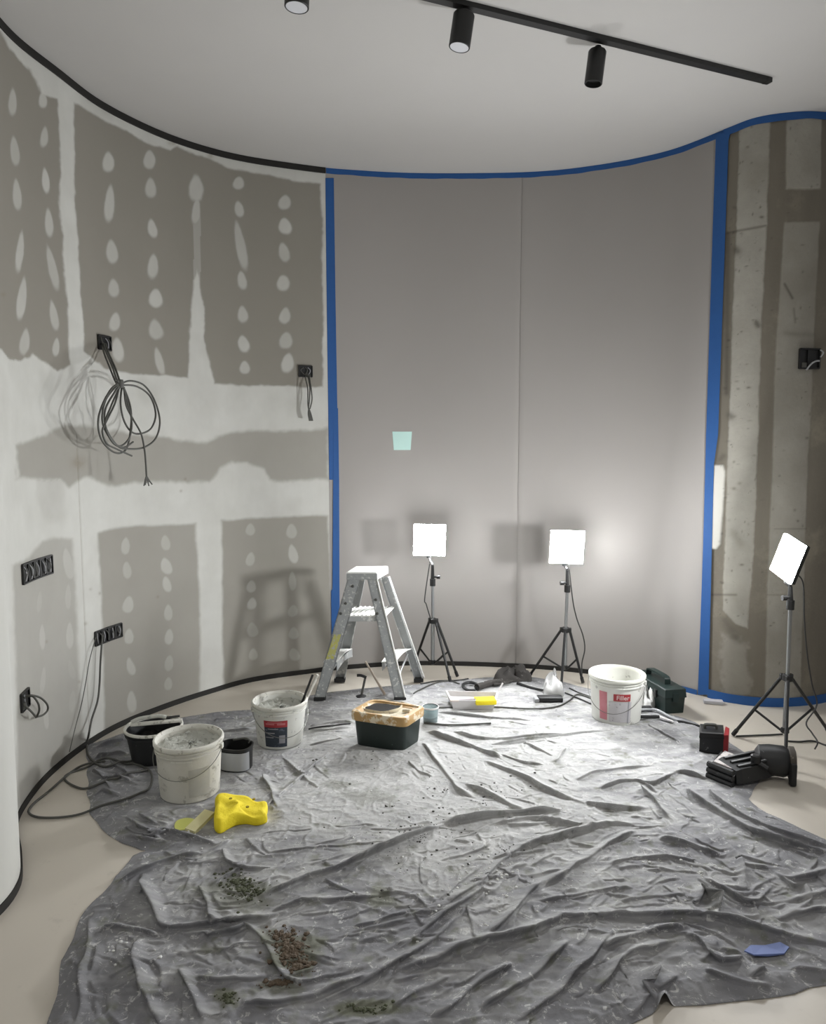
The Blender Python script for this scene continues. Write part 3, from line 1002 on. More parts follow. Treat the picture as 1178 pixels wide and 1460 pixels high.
def ellipse_arc(cx, cy, r, z, a0, a1, n):
    return [(cx + r * math.cos(a0 + (a1 - a0) * i / n), cy + r * math.sin(a0 + (a1 - a0) * i / n), z) for i in range(n + 1)]


# ---- buckets -------------------------------------------------------
def bucket(name, cx, ybot, wtop, wbot, ytop, label, mat, rim_mat, content_mat, level, group=None, body_ribs=True, rz=0.0):
    """built where its foot meets the sheet; sizes from its distance"""
    p = G(cx, ybot, 0.008)
    k = math.hypot(p.y, CAM_H) / math.hypot(F_PX, 0) * 1.0
    kk = p.y / F_PX * 1.0
    rb = wbot / 2 * kk * 1.05
    c = Vector((p.x, p.y, 0)) + Vector((p.x, p.y, 0)).normalized() * rb
    h = V(cx, ytop, c.y).z - 0.008
    rt = wtop / 2 * (c.y / F_PX) * 1.06
    root = empty(name, (c.x, c.y, 0.0085), label, 'bucket', group, rz)
    r_body = lambda z: rb + (rt * 0.95 - rb) * z / h
    prof = [(0.001, 0), (rb - 0.006, 0), (rb, 0.006), (r_body(h * 0.80), h * 0.80), (rt * 0.965, h * 0.805), (rt * 0.965, h * 0.83),
            (r_body(h * 0.84), h * 0.835), (r_body(h * 0.87), h * 0.87)]
    if body_ribs:
        prof += [(rt * 0.97, h * 0.872), (rt * 0.97, h * 0.89), (r_body(h * 0.9), h * 0.895)]
    prof += [(r_body(h * 0.93), h * 0.93), (r_body(h * 0.93) - 0.004, h * 0.93), (r_body(h * 0.3) - 0.004, h * 0.3), (r_body(0.02) - 0.004, 0.012), (0.001, 0.012)]
    MB().lathe(prof, 56, cap0=False, cap1=False).build('body', mat, root, smooth=True)
    rp = [(r_body(h) - 0.002, h * 0.925), (rt * 0.985, h * 0.925), (rt, h * 0.935), (rt, h * 0.985), (rt - 0.002, h), (rt - 0.008, h + 0.001),
          (rt - 0.011, h - 0.004), (r_body(h) - 0.006, h * 0.94), (r_body(h) - 0.006, h * 0.925)]
    MB().lathe(rp, 56, cap0=False, cap1=False).build('rim', rim_mat, root, smooth=True, auto=50)
    if content_mat:
        zl = h * level
        n, rings = 40, []
        for j in range(9):
            rr = (r_body(zl) - 0.005) * j / 8 + 0.0008
            rings.append([(rr * math.cos(2 * math.pi * i / n), rr * math.sin(2 * math.pi * i / n),
                           zl + 0.012 * math.sin(j * 1.9 + i * .6) * math.cos(i * 0.45 + j) * (j / 8) + 0.006 * math.sin(i * 2.1 + j * 2)) for i in range(n)])
        MB().ring_strip(rings, cap0=True, cap1=False).build('content', content_mat, root, smooth=True, auto=60)
    return root, r_body, h, rt, rb


def patch(root, name, rf, z0, z1, a0, a1, mat, off=0.0012, n=20):
    """label wrapped around a bucket; angles in degrees, -90 faces the camera side"""
    mb = MB()
    secs = []
    for i in range(n + 1):
        a = math.radians(a0 + (a1 - a0) * i / n)
        def q(z, o):
            r = rf(z) + o
            return (r * math.cos(a), r * math.sin(a), z)
        secs.append([q(z0, off), q(z1, off), q(z1, off - 0.0006), q(z0, off - 0.0006)])
    mb.ring_strip(secs)
    return mb.build(name, mat, root, smooth=True)


def text_on(root, s, size, rf, z, a_mid, mat, off=0.0028):
    cu = bpy.data.curves.new('lettering', 'FONT')
    cu.body = s
    cu.size = size
    cu.align_x = 'CENTER'
    cu.extrude = 0.0003
    cu.offset = 0.0006
    tmp = bpy.data.objects.new('tmp', cu)
    me = bpy.data.meshes.new_from_object(tmp)
    bpy.data.objects.remove(tmp)
    for v in me.vertices:
        a = math.radians(a_mid) + v.co.x / rf(z)
        r = rf(z + v.co.y) + off + v.co.z
        v.co = (r * math.cos(a), r * math.sin(a), z + v.co.y)
    return link('lettering', me, mat, root)


def bail(root, rf, h, a_ear, drop, mat, away=0.004, grip=False):
    """wire handle hanging down the front from two ears"""
    mb = MB()
    pts = []
    a0, a1 = math.radians(a_ear), math.radians(a_ear - 180)
    for i in range(25):
        f = i / 24
        a = a0 + (a1 - a0) * f
        z = h * 0.86 - drop * math.sin(math.pi * f) ** 0.9
        r = rf(h * 0.9) + 0.006 + away
        pts.append((r * math.cos(a), r * math.sin(a), z))
    mb.tube(pts, 0.0017, 6)
    mb.build('handle', mat, root, smooth=True)
    for a in (a0, a1):
        m2 = MB()
        r = rf(h * 0.86)
        m2.box((0, 0, 0), (0.016, 0.022, 0.024), bev=0.003)
        o = m2.build('handle_ear', mat if False else M_['white_bucket'], root)
        for v in o.data.vertices:
            v.co = Matrix.Rotation(a, 3, 'Z') @ (v.co + Vector((r + 0.006, 0, 0)))
            v.co.z += h * 0.86


b, rf, h, rt, rb = bucket('plastic_bucket', 272, 1147, 95, 84, 1050, 'plaster-caked white bucket, largest and nearest, behind the yellow sponge',
                          M_['crusted_bucket'], M_['crusted_rim'], M_['plaster'], 0.86)
bail(b, rf, h, -5, 0.10, M_['wire'])
patch(b, 'faded_label', rf, h * .12, h * .62, -75, -35, M_['grey_print'] if False else simple('faded_print', 'bdbbb2', 'a8a69e', 0.7, scale=30), 0.0012)
patch(b, 'plaster_smear', rf, h * .755, h * .785, -105, -68, M_['crusted_rim'], 0.002)
NEAR = b

b, rf, h, rt, rb = bucket('plastic_bucket', 400, 1070, 77, 64, 997, 'white bucket with red and dark blue label, a trowel leaning out',
                          M_['white_bucket'], M_['crusted_rim'], M_['plaster'], 0.80)
bail(b, rf, h, 25, 0.12, M_['wire'])
lb = patch(b, 'label', rf, h * .08, h * .70, -117, -63, M_['dark_blue'])
patch(b, 'label_band', rf, h * .55, h * .70, -117, -63, M_['red'], 0.0022)
for (z0_, z1_, a_, b_) in ((.61, .645, -112, -92), (.605, .65, -86, -68), (.655, .67, -108, -75)):
    patch(b, 'label_print', rf, h * z0_, h * z1_, a_, b_, simple('pale_red_print', 'c77c7e', 'b5666a', 0.5), 0.0030, 8)
for (z0_, z1_, a_, b_) in ((.40, .425, -114, -92), (.30, .32, -114, -95), (.50, .52, -108, -84), (.17, .36, -82, -68)):
    patch(b, 'label_print', rf, h * z0_, h * z1_, a_, b_, M_['grey_print'], 0.0026, 8)
BUCK2 = b
# trowel leaning out of it
p0 = V(428, 1008, b.location.y + 0.03)
p1 = V(446, 962, b.location.y + 0.05)
root = empty('trowel', p0, 'thin trowel with dark shaft leaning out of the bucket with the red label', 'trowel')
mb = MB(Matrix.Translation(-p0))
mb.tube([p0 + (p0 - p1) * 0.4, p1], 0.006, 8)
mb.build('shaft', M_['black_clean'], root, smooth=True)
mb = MB(Matrix.Translation(-p0))
q0, q1 = V(436, 998, b.location.y + 0.055), V(453, 962, b.location.y + 0.055)
mb.tube([q0, (q0 + q1) / 2, q1], 0.009, 8, 0.007)
mb.build('blade', M_['crusted_rim'], root, smooth=True)

b, rf, h, rt, rb = bucket('plastic_bucket', 878, 1035, 77, 68, 959, 'clean empty white bucket with faded red label, beside the green toolbox',
                          M_['white_bucket'], simple('bucket_rim_white', 'e4e4da', 'dcdcd2', 0.35), None, 0.5)
bail(b, rf, h, -28, 0.15, M_['wire'])
patch(b, 'label', rf, h * .545, h * .70, -112, -75, M_['red'])
patch(b, 'label_strip', rf, h * .10, h * .72, -145, -126, M_['red_faded'])
patch(b, 'label_sheet', rf, h * .08, h * .53, -122, -72, simple('grey_sheet_print', 'c6c3c4', 'b6b3b6', 0.5, splat='8f8b90', amount=0.6, sscale=60))
patch(b, 'label_line', rf, h * .06, h * .54, -80, -77, M_['grey_print'], 0.0022, 4)
text_on(b, 'Filler', h * 0.135, rf, h * .58, -92, M_['pale_print'])
BUCK3 = b

b, rf, h, rt, rb = bucket('mixing_bucket', 221, 1093, 79, 62, 1034, 'black mixing bucket with plaster-crusted rim, at the left edge of the sheet',
                          M_['black_plastic'], M_['crusted_rim'], M_['dark_hole'], 0.55, body_ribs=False)
bb = b.location
root = empty('plaster_float', bb + Vector((0, 0, h + 0.012)), 'pale plaster-covered tool lying across the rim of the black bucket', 'trowel', rz=math.radians(14))
mb = MB(); mb.box((0.015, 0.0, 0.0), (0.24, 0.03, 0.012), bev=0.004); mb.build('blade', M_['crusted_rim'], root, smooth=True)
mb = MB(); mb.tube(spline([(-0.10, 0.0, 0.012), (-0.06, 0.002, 0.026), (0.02, 0.004, 0.03), (0.06, 0.004, 0.02)], 5), 0.010, 8); mb.build('handle', M_['plaster'], root, smooth=True)
mb = MB(); mb.tube([(-0.02, 0.035, 0.004), (0.12, 0.045, 0.006)], 0.006, 8); mb.build('rod', M_['black_cable'], root, smooth=True)

# ---- small black tub with a grey label, behind the near bucket
p = G(333, 1104, 0.008)
kk = p.y / F_PX
w_, hh = 30 * kk, V(333, 1066, p.y + 0.04).z
root = empty('small_tub', p + Vector((0, 0.06, 0)), 'small black tub with plain grey label, tucked behind the caked bucket', 'tub')
def dsec(s, z, n=26):
    out_ = []
    for i in range(n):
        a = 2 * math.pi * i / n
        out_.append((s * 0.075 * abs(math.cos(a)) ** 0.7 * (1 if math.cos(a) > 0 else -1), s * 0.062 * abs(math.sin(a)) ** 0.7 * (1 if math.sin(a) > 0 else -1), z))
    return out_
mb = MB()
mb.ring_strip([dsec(.92, 0), dsec(.95, .006), dsec(1.0, hh * .92), dsec(1.05, hh * .93), dsec(1.05, hh), dsec(.97, hh), dsec(.93, hh * .5), dsec(.9, 0.01)])
mb.build('body', M_['black_clean'], root, smooth=True)
mb = MB(); 
s1 = [Vector(q) for q in dsec(1.0, 0)]
secs = []
for i in range(15, 26):
    q = s1[i % 26]
    n_ = Vector((q.x, q.y, 0)).normalized() * 0.0035
    secs.append([q + n_ + Vector((0, 0, hh * .14)), q + n_ + Vector((0, 0, hh * .84)), q + n_ * .5 + Vector((0, 0, hh * .84)), q + n_ * .5 + Vector((0, 0, hh * .14))])
mb.ring_strip(secs); mb.build('label', M_['grey_label'], root, smooth=True)
mb = MB(); mb.tube(spline([(0.05, 0.03, hh), (0.055, 0.03, hh + 0.012), (0.03, 0.035, hh + 0.018), (-0.03, 0.035, hh + 0.004)], 4), 0.005, 6); mb.build('handle', M_['grey_cable'], root, smooth=True)
root.rotation_euler = (0, 0, math.radians(-12))

# ---- yellow sponge, scrapers ------------------------------------------------
p = on_sheet(343, 1184)
p.z = 0.010
root = empty('sponge', p, 'bright yellow cleaning sponge, crumpled, in front of the caked bucket', 'sponge', rz=0.0)
outl = [(306, 1187), (305, 1176), (308, 1164), (307, 1154), (314, 1146), (328, 1145), (342, 1146), (355, 1148), (367, 1152), (380, 1151),
        (382, 1160), (379, 1168), (381, 1174), (368, 1178), (352, 1176), (337, 1178), (324, 1184), (313, 1190)]
base = [G(a, b_, 0.01) for a, b_ in outl]
cen = sum(base, Vector()) / len(base)
sm = spline([(q.x, q.y, 0) for q in base], 5, closed=True)[:-1]
rings = []
for f, z in ((0.94, 0.0), (0.99, 0.006), (1.0, 0.022), (0.985, 0.036), (0.93, 0.044), (0.8, 0.046), (0.55, 0.040), (0.25, 0.047), (0.05, 0.048)):
    r_ = []
    for i, q in enumerate(sm):
        d = Vector((q.x, q.y, 0)) - Vector((cen.x, cen.y, 0))
        zz = z * (1 + 0.07 * math.sin(d.x * f * 55 + 1) + 0.06 * math.sin(d.y * f * 70 + d.x * f * 30) - 0.25 * max(-1, min(1, d.x / .08)))
        r_.append((cen.x + d.x * f - p.x, cen.y + d.y * f * (1 - 0.1 * z / 0.05) - p.y, zz))
    rings.append(r_)
mb = MB(); mb.ring_strip(rings); mb.build('foam', M_['yellow'], root, smooth=True, auto=80)
for (a, b_) in ((329, 1141), (362, 1142), (353, 1153)):
    q = G(a, b_, 0.055) - p
    mb = MB(); mb.lathe([(0.0065, -0.001), (0.0065, 0.003)], 10, c=(q.x, q.y, 0.052)); mb.build('hole', simple('sponge_hole', 'a5901c', '8e7c18', 0.9), root)

p = on_sheet(284, 1170, 0.004)
root = empty('scraper', p, 'cream flat block lying beside the yellow sponge', 'scraper')
cs = [G(264, 1182, 0.02), G(278, 1187, 0.02), G(306, 1159, 0.02), G(292, 1155, 0.02)]
mb = MB(Matrix.Translation(-p)); mb.prism([c + Vector((0, 0, 0.004)) for c in cs], (0, 0, -0.020)); mb.build('block', M_['cream'], root)
p = on_sheet(262, 1176, 0.004)
cs = spline([G(249, 1176, 0.012), G(254, 1169, 0.012), G(268, 1166, 0.012), G(280, 1170, 0.012), G(274, 1179, 0.012), G(262, 1183, 0.012), G(251, 1182, 0.012)], 4, closed=True)[:-1]
mb = MB(); mb.prism(cs, (0, 0, -0.006)); tag(mb.build('filling_knife', M_['lime']), 'yellow-green plastic spatula half under the cream block', 'scraper')

# ---- stepladder -------------------------------------------------------------
YF, YB = G(455, 1003).y + 0.02, G(485, 972).y
cz0 = 0.010
YcF, YcB = YF + 0.10, YB - 0.06
capF, capB = None, None
ztop = V(523, 816, YcF).z
LADDER = empty('stepladder', ((G(515, 985)).x, (YF + YB) / 2, 0), 'plaster-spattered aluminium stepladder standing open in front of the left work light', 'stepladder')
TI = Matrix.Translation(-LADDER.location)
mb = MB(TI)
cFL, cFR, cBR, cBL = V(494, 817, YcF), V(537, 818, YcF), V(553, 806, YcB), V(512, 805, YcB)
zt = ztop
for c in (cFL, cFR, cBR, cBL): c.z = zt
cBR.x = V(553, 806, YcB).x; cBL.x = V(508, 805, YcB).x
d_ = Vector((0, 0, -0.008))
mb.prism([cFL, cFR, cBR, cBL], d_)
mb.build('top_cap', M_['ladder_top'], LADDER)
mb = MB(TI)
def plate(a, b, drop, th):
    n = (b - a).cross(Vector((0, 0, 1))).normalized() * th
    return [a, b, b + n, a + n], drop
for a, b_ in ((cFL, cFR), (cBL, cBR), (cFL, cBL), (cFR, cBR)):
    poly, dr = plate(a + Vector((0, 0, -0.008)), b_ + Vector((0, 0, -0.008)), 0.034, 0.004)
    mb.prism(poly, (0, 0, -0.036))
mb.build('cap_skirt', M_['ladder_worn'], LADDER)
zc = zt - 0.03


def channel(a, b, wdir, w0, w1, depth, mat, name='rail'):
    """C-section rail from a (top) to b (foot): web wide along wdir, flanges along y"""
    m_ = MB(TI)
    ydir = Vector((0, 1 if depth > 0 else -1, 0))
    dd = abs(depth)
    for (o0, o1, y0_, y1_) in ((-.5, .5, 0, .004), (-.5, -.42, 0, dd), (.42, .5, 0, dd)):
        ra, rb_ = [], []
        for (ww, P_, R_) in ((w0, a, ra), (w1, b, rb_)):
            R_ += [P_ + wdir * ww * o0 + ydir * y0_, P_ + wdir * ww * o1 + ydir * y0_, P_ + wdir * ww * o1 + ydir * y1_, P_ + wdir * ww * o0 + ydir * y1_]
        m_.ring_strip([ra, rb_])
    return m_.build(name, mat, LADDER)


X = Vector((1, 0, 0))
kF, kB = YF / F_PX, YB / F_PX
LFt, LFb = V(505, 826, YcF + 0.006), V(456, 1000, YF); LFb.z = cz0 + 0.018
RFt, RFb = V(531, 826, YcF + 0.006), V(570.5, 998, YF); RFb.z = cz0 + 0.018
LBt, LBb = V(514, 822, YcB - 0.006), V(485, 970, YB); LBb.z = cz0 + 0.018
RBt, RBb = V(548, 822, YcB - 0.006), V(597, 972, YB); RBb.z = cz0 + 0.018
channel(LFt, LFb, X, 20 * kF, 16 * kF, 0.030, M_['ladder_worn'])
channel(RFt, RFb, X, 15 * kF, 17 * kF, 0.030, M_['ladder_worn'])
channel(LBt, LBb, X, 15 * kB, 15 * kB, -0.030, M_['ladder_alu'])
channel(RBt, RBb, X, 12 * kB, 12 * kB, -0.030, M_['ladder_alu'])
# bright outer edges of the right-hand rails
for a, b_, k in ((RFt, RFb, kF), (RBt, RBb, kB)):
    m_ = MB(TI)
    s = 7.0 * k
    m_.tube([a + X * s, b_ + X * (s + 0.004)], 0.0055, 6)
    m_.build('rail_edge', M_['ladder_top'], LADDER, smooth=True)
for c, w, dy in ((LFb, 17 * kF, .012), (RFb, 18 * kF, .012), (LBb, 16 * kB, -.012), (RBb, 14 * kB, -.012)):
    m_ = MB(TI); m_.box((c.x, c.y + dy, cz0 + 0.010), (w, 0.05, 0.024), bev=0.004); m_.build('foot', M_['rubber'], LADDER)


def along(a, b, z):
    t_ = (z - a.z) / (b.z - a.z)
    return a + (b - a) * t_


# platform across all four rails
zp = V(516, 880, YF + 0.04).z
aF, bF, aB, bB = along(LFt, LFb, zp), along(RFt, RFb, zp), along(LBt, LBb, zp), along(RBt, RBb, zp)
mb = MB(TI)
mb.prism([aF + X * .0 + Vector((0, .01, 0)), bF + Vector((0.03, .01, 0)), bB + Vector((0, -.01, 0)), aB + Vector((0, -.01, 0))], (0, 0, -0.006))
mb.build('platform', M_['ladder_top'], LADDER)
for i in range(9):
    f = (i + 0.5) / 9
    mb = MB(TI)
    a_, b2 = aF.lerp(bF, f) + Vector((0, .012, 0.002)), aB.lerp(bB, f) + Vector((0, -.012, 0.002))
    mb.tube([a_, b2], 0.0045, 6); mb.build('tread_rib', M_['ladder_top'], LADDER, smooth=True)
mb = MB(TI)
mb.prism([aF + Vector((0, .008, -.006)), bF + Vector((0.03, .008, -.006)), bF + Vector((0.03, .012, -.006)), aF + Vector((0, .012, -.006))], (0, 0, -0.03))
mb.build('platform_skirt', M_['ladder_alu'], LADDER)
# lower steps, one on each side, each a curved tread with a front plate
zl = V(585, 925, YB - 0.1).z
for (t0, f0, t1, f1, sx) in ((LFt, LFb, LBt, LBb, 1), (RFt, RFb, RBt, RBb, 1)):
    a_, b2 = along(t0, f0, zl - 0.015), along(t1, f1, zl - 0.015)
    sgn = 1 if t0 is LFt else 1
    mb = MB(TI)
    w = 0.085
    o = Vector((-w / 2 if t0 is LFt else -w * .75, 0, 0))
    o2 = Vector((w / 2 if t0 is LFt else w * .25, 0, 0))
    secs = []
    for i in range(9):
        f = i / 8
        bulge = 0.018 * math.sin(math.pi * f)
        c1 = (a_ + Vector((0, .02, 0))).lerp(b2 + Vector((0, -.02, 0)), f)
        secs.append([c1 + o + Vector((0, 0, bulge)), c1 + o2 + Vector((0, 0, bulge)), c1 + o2 + Vector((0, 0, bulge - .006)), c1 + o + Vector((0, 0, bulge - .006))])
    mb.ring_strip(secs)
    mb.build('step', M_['ladder_top'], LADDER, smooth=True)
    mb = MB(TI)
    secs = []
    for i in range(9):
        f = i / 8
        c1 = (a_ + Vector((0, .02, 0))).lerp(b2 + Vector((0, -.02, 0)), f)
        xx = o + Vector((0.004, 0, 0)) if t0 is not LFt else o2 - Vector((0.004, 0, 0))
        dz = -0.055 + (0.05 if False else 0.02 * math.sin(math.pi * f))
        secs.append([c1 + xx, c1 + xx + Vector((0.004, 0, 0)), c1 + xx + Vector((0.004, 0, dz)), c1 + xx + Vector((0, 0, dz))])
    mb.ring_strip(secs)
    mb.build('step_plate', M_['ladder_alu'], LADDER, smooth=True)
    # diagonal brace under the step
    mb = MB(TI)
    e0 = along(t1, f1, zl - 0.03); e1 = along(t0, f0, 0.10)
    mb.tube([e0 + Vector((-.01, -.03, -.02)), e1 + Vector((-.01, .03, 0))], 0.006, 6)
    mb.build('brace', M_['ladder_alu'], LADDER, smooth=True)
mb = MB(TI)   # yellow warning sticker on the front left rail
c1, c2 = along(LFt, LFb, V(478, 908, YF).z), along(LFt, LFb, V(474, 942, YF).z)
mb.prism([c1 + Vector((-.024, -.0015, 0)), c1 + Vector((.018, -.0015, 0)), c2 + Vector((.016, -.0015, 0)), c2 + Vector((-.030, -.0015, 0))], (0, -0.0008, 0))
mb.build('yellow_sticker', simple('worn_yellow_sticker', 'c3c04a', 'a6a57c', 0.6, scale=30, splat='a9aaa4', amount=0.55, sscale=50), LADDER)
for (px_, py_, t0, f0) in ((503, 838, LFt, LFb), (536, 857, RFt, RFb), (538, 876, RFt, RFb), (486, 876, LFt, LFb), (493, 862, LFt, LFb)):
    c = along(t0, f0, V(px_, py_, YF + .05).z); c.x = V(px_, py_, c.y).x
    mb = MB(TI); mb.lathe([(0.007, -0.003), (0.009, 0), (0.005, 0.004)], 10)
    o = mb.build('rivet', M_['grey_cable'], LADDER, smooth=True)
    for v in o.data.vertices:
        q = v.co + LADDER.location
        v.co = Vector((q.x, -q.z, q.y)) + c - LADDER.location + Vector((0, -0.003, 0))

# ---- crate with tan rim ----------------------------------------------------
A, B_, C_ = G(575, 1073, .008), G(506, 1062, .008), G(600, 1055, .008)
ex, ey = B_ - A, C_ - A
hz = V(576, 1033, A.y).z - 0.008
CR = empty('tool_crate', (A + (ex + ey) / 2), 'dark green-black tub with worn tan rim and a dark opening, centre of the sheet', 'tub')
TC = Matrix.Translation(-CR.location)
up = Vector((0, 0, 1))
ctr = A + (ex + ey) / 2
def quadr(s, z):
    return [ctr + ((p_ - ctr) * s) + up * z for p_ in (A, A + ey, A + ex + ey, B_)]
def rquad(s, z, n=6, rad=0.16):
    out_ = []
    c4 = quadr(s, z)
    for i in range(4):
        p0_, p1_, p2_ = c4[i - 1], c4[i], c4[(i + 1) % 4]
        a_, b2 = p1_.lerp(p0_, rad), p1_.lerp(p2_, rad)
        for k in range(n):
            f = k / (n - 1)
            out_.append(a_.lerp(p1_, f).lerp(p1_.lerp(b2, f), f))
    return out_
mb = MB(TC)
mb.ring_strip([rquad(.97, 0), rquad(.985, .01), rquad(1.07, hz), rquad(1.02, hz), rquad(.93, .03)])
mb.build('body', M_['green_black'], CR, smooth=True)
mb = MB(TC)
mb.ring_strip([rquad(1.06, hz - 0.010), rquad(1.15, hz - 0.010), rquad(1.17, hz + 0.004), rquad(1.17, hz + .028), rquad(1.13, hz + .036), rquad(1.0, hz + .036), rquad(.98, hz + .03),
               rquad(.80, hz + .026), rquad(.78, hz + 0.012)], cap0=False, cap1=False)
mb.build('rim', M_['tan'], CR, smooth=True, auto=50)
mb = MB(TC)
mb.ring_strip([rquad(.90, hz + .020), rquad(.86, hz + .024), rquad(.3, hz + .020)])
mb.build('lid_panel', M_['tan_worn'], CR, smooth=True)
# the oval opening, a raised plastered collar with a dark disc painting the shaded hole
oc = G(545, 1008, hz + .03)
mb = MB(TC)
rings = []
for (s, z) in ((1.16, .018), (1.18, .034), (1.10, .040), (1.02, .037), (.99, .026)):
    rings.append([(oc.x + .092 * s * math.cos(a) + .006 * math.sin(3 * a), oc.y + .074 * s * math.sin(a), hz + z + .002 * math.sin(5 * a)) for a in [2 * math.pi * i / 30 for i in range(30)]])
mb.ring_strip(rings, cap0=False, cap1=False); mb.build('collar', M_['tan_worn'], CR, smooth=True, auto=60)
mb = MB(TC)
rings = []
for (s, z) in ((1.06, .037), (.7, .034), (.35, .037), (.05, .034)):
    rings.append([(oc.x + .092 * s * math.cos(a), oc.y + .074 * s * math.sin(a), hz + z + .002 * math.sin(4 * a + s * 9)) for a in [2 * math.pi * i / 30 for i in range(30)]])
mb.ring_strip(rings); mb.build('mud', M_['dark_hole'], CR, smooth=True, auto=80)  # dark disc near the collar top, standing in for the hole's shade
for (a_, b2, r_) in (((572, 1001), (594, 1007), .005), ((574, 1013), (584, 1014), .008), ((509, 1013), (516, 1018), .006)):
    mb = MB(TC); mb.tube([G(*a_, hz + .04), G(*b2, hz + .04)], r_, 8); mb.build('plaster_lump', M_['tan_worn'], CR, smooth=True)

# stirring stick and a brush hanging on the far side of the crate
q0, q1 = on_sheet(549, 996, 0.006), V(521, 943, G(549, 996).y + 0.03)
mb = MB(); mb.tube([q0, q1], 0.0085, 8, 0.006)
tag(mb.build('stirring_stick', M_['wood'], smooth=True), 'thin pale wooden stick leaning up behind the tan-rimmed tub', 'stick')
yb = G(516, 996).y
q0, q1, q2 = V(515, 995, yb), V(521, 966, yb), V(509, 963, yb)
q0.z = 0.012
root = empty('hand_tool', q0, 'small dark T-handled tool standing upright behind the tan-rimmed tub', 'tool')
T_ = Matrix.Translation(-q0)
mb = MB(T_); mb.tube([q0, q1], 0.007, 8); mb.build('shaft', M_['grey_cable'], root, smooth=True)
mb = MB(T_); mb.tube(spline([q1 + Vector((.006, 0, 0)), (q1 + q2) / 2 + Vector((0, 0, .006)), q2], 4), 0.009, 8); mb.build('grip', M_['rubber'], root, smooth=True)
mb = MB(T_); mb.lathe([(0.03, 0), (0.032, 0.004), (0.01, 0.012)], 16); o = mb.build('foot', M_['rubber'], root, smooth=True)
for v in o.data.vertices: v.co += q0

# ---- clear container beside the crate ---------------------------------------
p = G(614, 1034, 0.010)
k = p.y / F_PX
root = empty('clear_tub', p + Vector((0, 11 * k, 0)), 'small translucent blue-grey tub against the right side of the crate', 'tub')
hh = V(614, 1010, p.y + 11 * k).z
mb = MB(); mb.lathe([(10.5 * k, 0), (12 * k, hh), (11.4 * k, hh), (10 * k, .004)], 24, cap1=True); mb.build('body', M_['clear'], root, smooth=True)
mb = MB(); mb.lathe([(9.9 * k, .005), (10.6 * k, hh * .42), (0.001, hh * .42)], 24, cap1=False); mb.build('contents', simple('blue_grey_liquid', '4a5a5e', '3e4c50', 0.3), root, smooth=True)
mb = MB(); mb.lathe([(11.9 * k, hh - .004), (12.8 * k, hh - .004), (12.8 * k, hh + .003), (11.6 * k, hh + .003)], 24, cap0=False, cap1=False); mb.build('rim', M_['white_plastic'], root, smooth=True)

# ---- white tray with a yellow sponge and a brush -----------------------------
cs = [G(644, 1012, .012), G(706, 1012, .012), G(709, 991, .052), G(637, 989, .052)]
for c in cs: c.z = .012
ctr = sum(cs, Vector()) / 4
TR = empty('paint_tray', ctr, 'shallow white plastic tray holding a yellow pad, middle of the far sheet', 'tray')
TT = Matrix.Translation(-ctr)
def tq(s, z):
    return [ctr + (c - ctr) * s + up * z for c in cs]
mb = MB(TT); mb.ring_strip([tq(.92, 0), tq(1.0, .05), tq(1.05, .052), tq(1.05, .058), tq(.97, .058), tq(.88, .03)])
mb.build('basin', M_['white_plastic'], TR)
mb = MB(TT)
e = [G(709, 990, .06), G(717, 975, .06)]
mb.tube([cs[2] + up * .050, V(717, 974, cs[2].y + .04)], 0.005, 6); mb.build('bracket', M_['white_plastic'], TR, smooth=True)
q = G(692, 996, .07)
mb = MB(); mb.box((0, 0, 0.012), (0.12, 0.075, 0.028), bev=0.006)
o = mb.build('scouring_pad', M_['yellow'], smooth=True); o.location = (q.x, q.y, 0.045); o.rotation_euler = (0, 0, .1)
tag(o, 'small yellow pad lying in the white tray', 'sponge')
q = G(664, 997, .07)
root = empty('paint_brush', (q.x, q.y, .066), 'dark-handled brush resting across the white tray', 'brush', rz=.08)
mb = MB(); mb.box((.02, 0, 0), (.12, .014, .010), bev=.004); mb.build('handle', simple('purple_grey_handle', '7b6a72', '6a5b63', .5), root, smooth=True)
mb = MB(); mb.box((-.065, 0, 0), (.05, .03, .012), bev=.004); mb.build('bristles', simple('pale_bristles', 'd9cfc9', 'c5bbb5', .8), root, smooth=True)

# ---- dark cloths and glove near the back -------------------------------------
def lump(name, pts, zs, mat, label, cat, parent=None, seed=0, per=4, z0=0.006):
    """soft crumpled heap with the given footprint"""
    base_ = [G(a, b2, .01) for a, b2 in pts]
    c0 = sum(base_, Vector()) / len(base_)
    smv = spline([(q_.x, q_.y, 0) for q_ in base_], per, closed=True)[:-1]
    rr = random.Random(seed)
    ph = [rr.random() * 6 for _ in range(6)]
    rings_ = []
    for f, zf_ in ((1.0, 0), (1.02, .25), (.94, .6), (.8, .85), (.6, .95), (.38, 1.0), (.15, .9), (.02, .92)):
        r_ = []
        for i, q_ in enumerate(smv):
            a = 2 * math.pi * i / len(smv)
            z = zs * zf_ * (1 + .35 * math.sin(2 * a + ph[0]) + .3 * math.sin(5 * a + ph[1] + f * 5) + .18 * math.sin(9 * a + ph[2] + f * 9)) 
            r_.append((c0.x + (q_.x - c0.x) * f, c0.y + (q_.y - c0.y) * f, z0 + max(0, z)))
        rings_.append(r_)
    m_ = MB(Matrix.Translation((-c0.x, -c0.y, 0))); m_.ring_strip(rings_)
    o_ = m_.build(name, mat, parent, smooth=True, auto=80)
    if parent is None:
        o_.location = (c0.x, c0.y, 0)
        tag(o_, label, cat)
    return o_


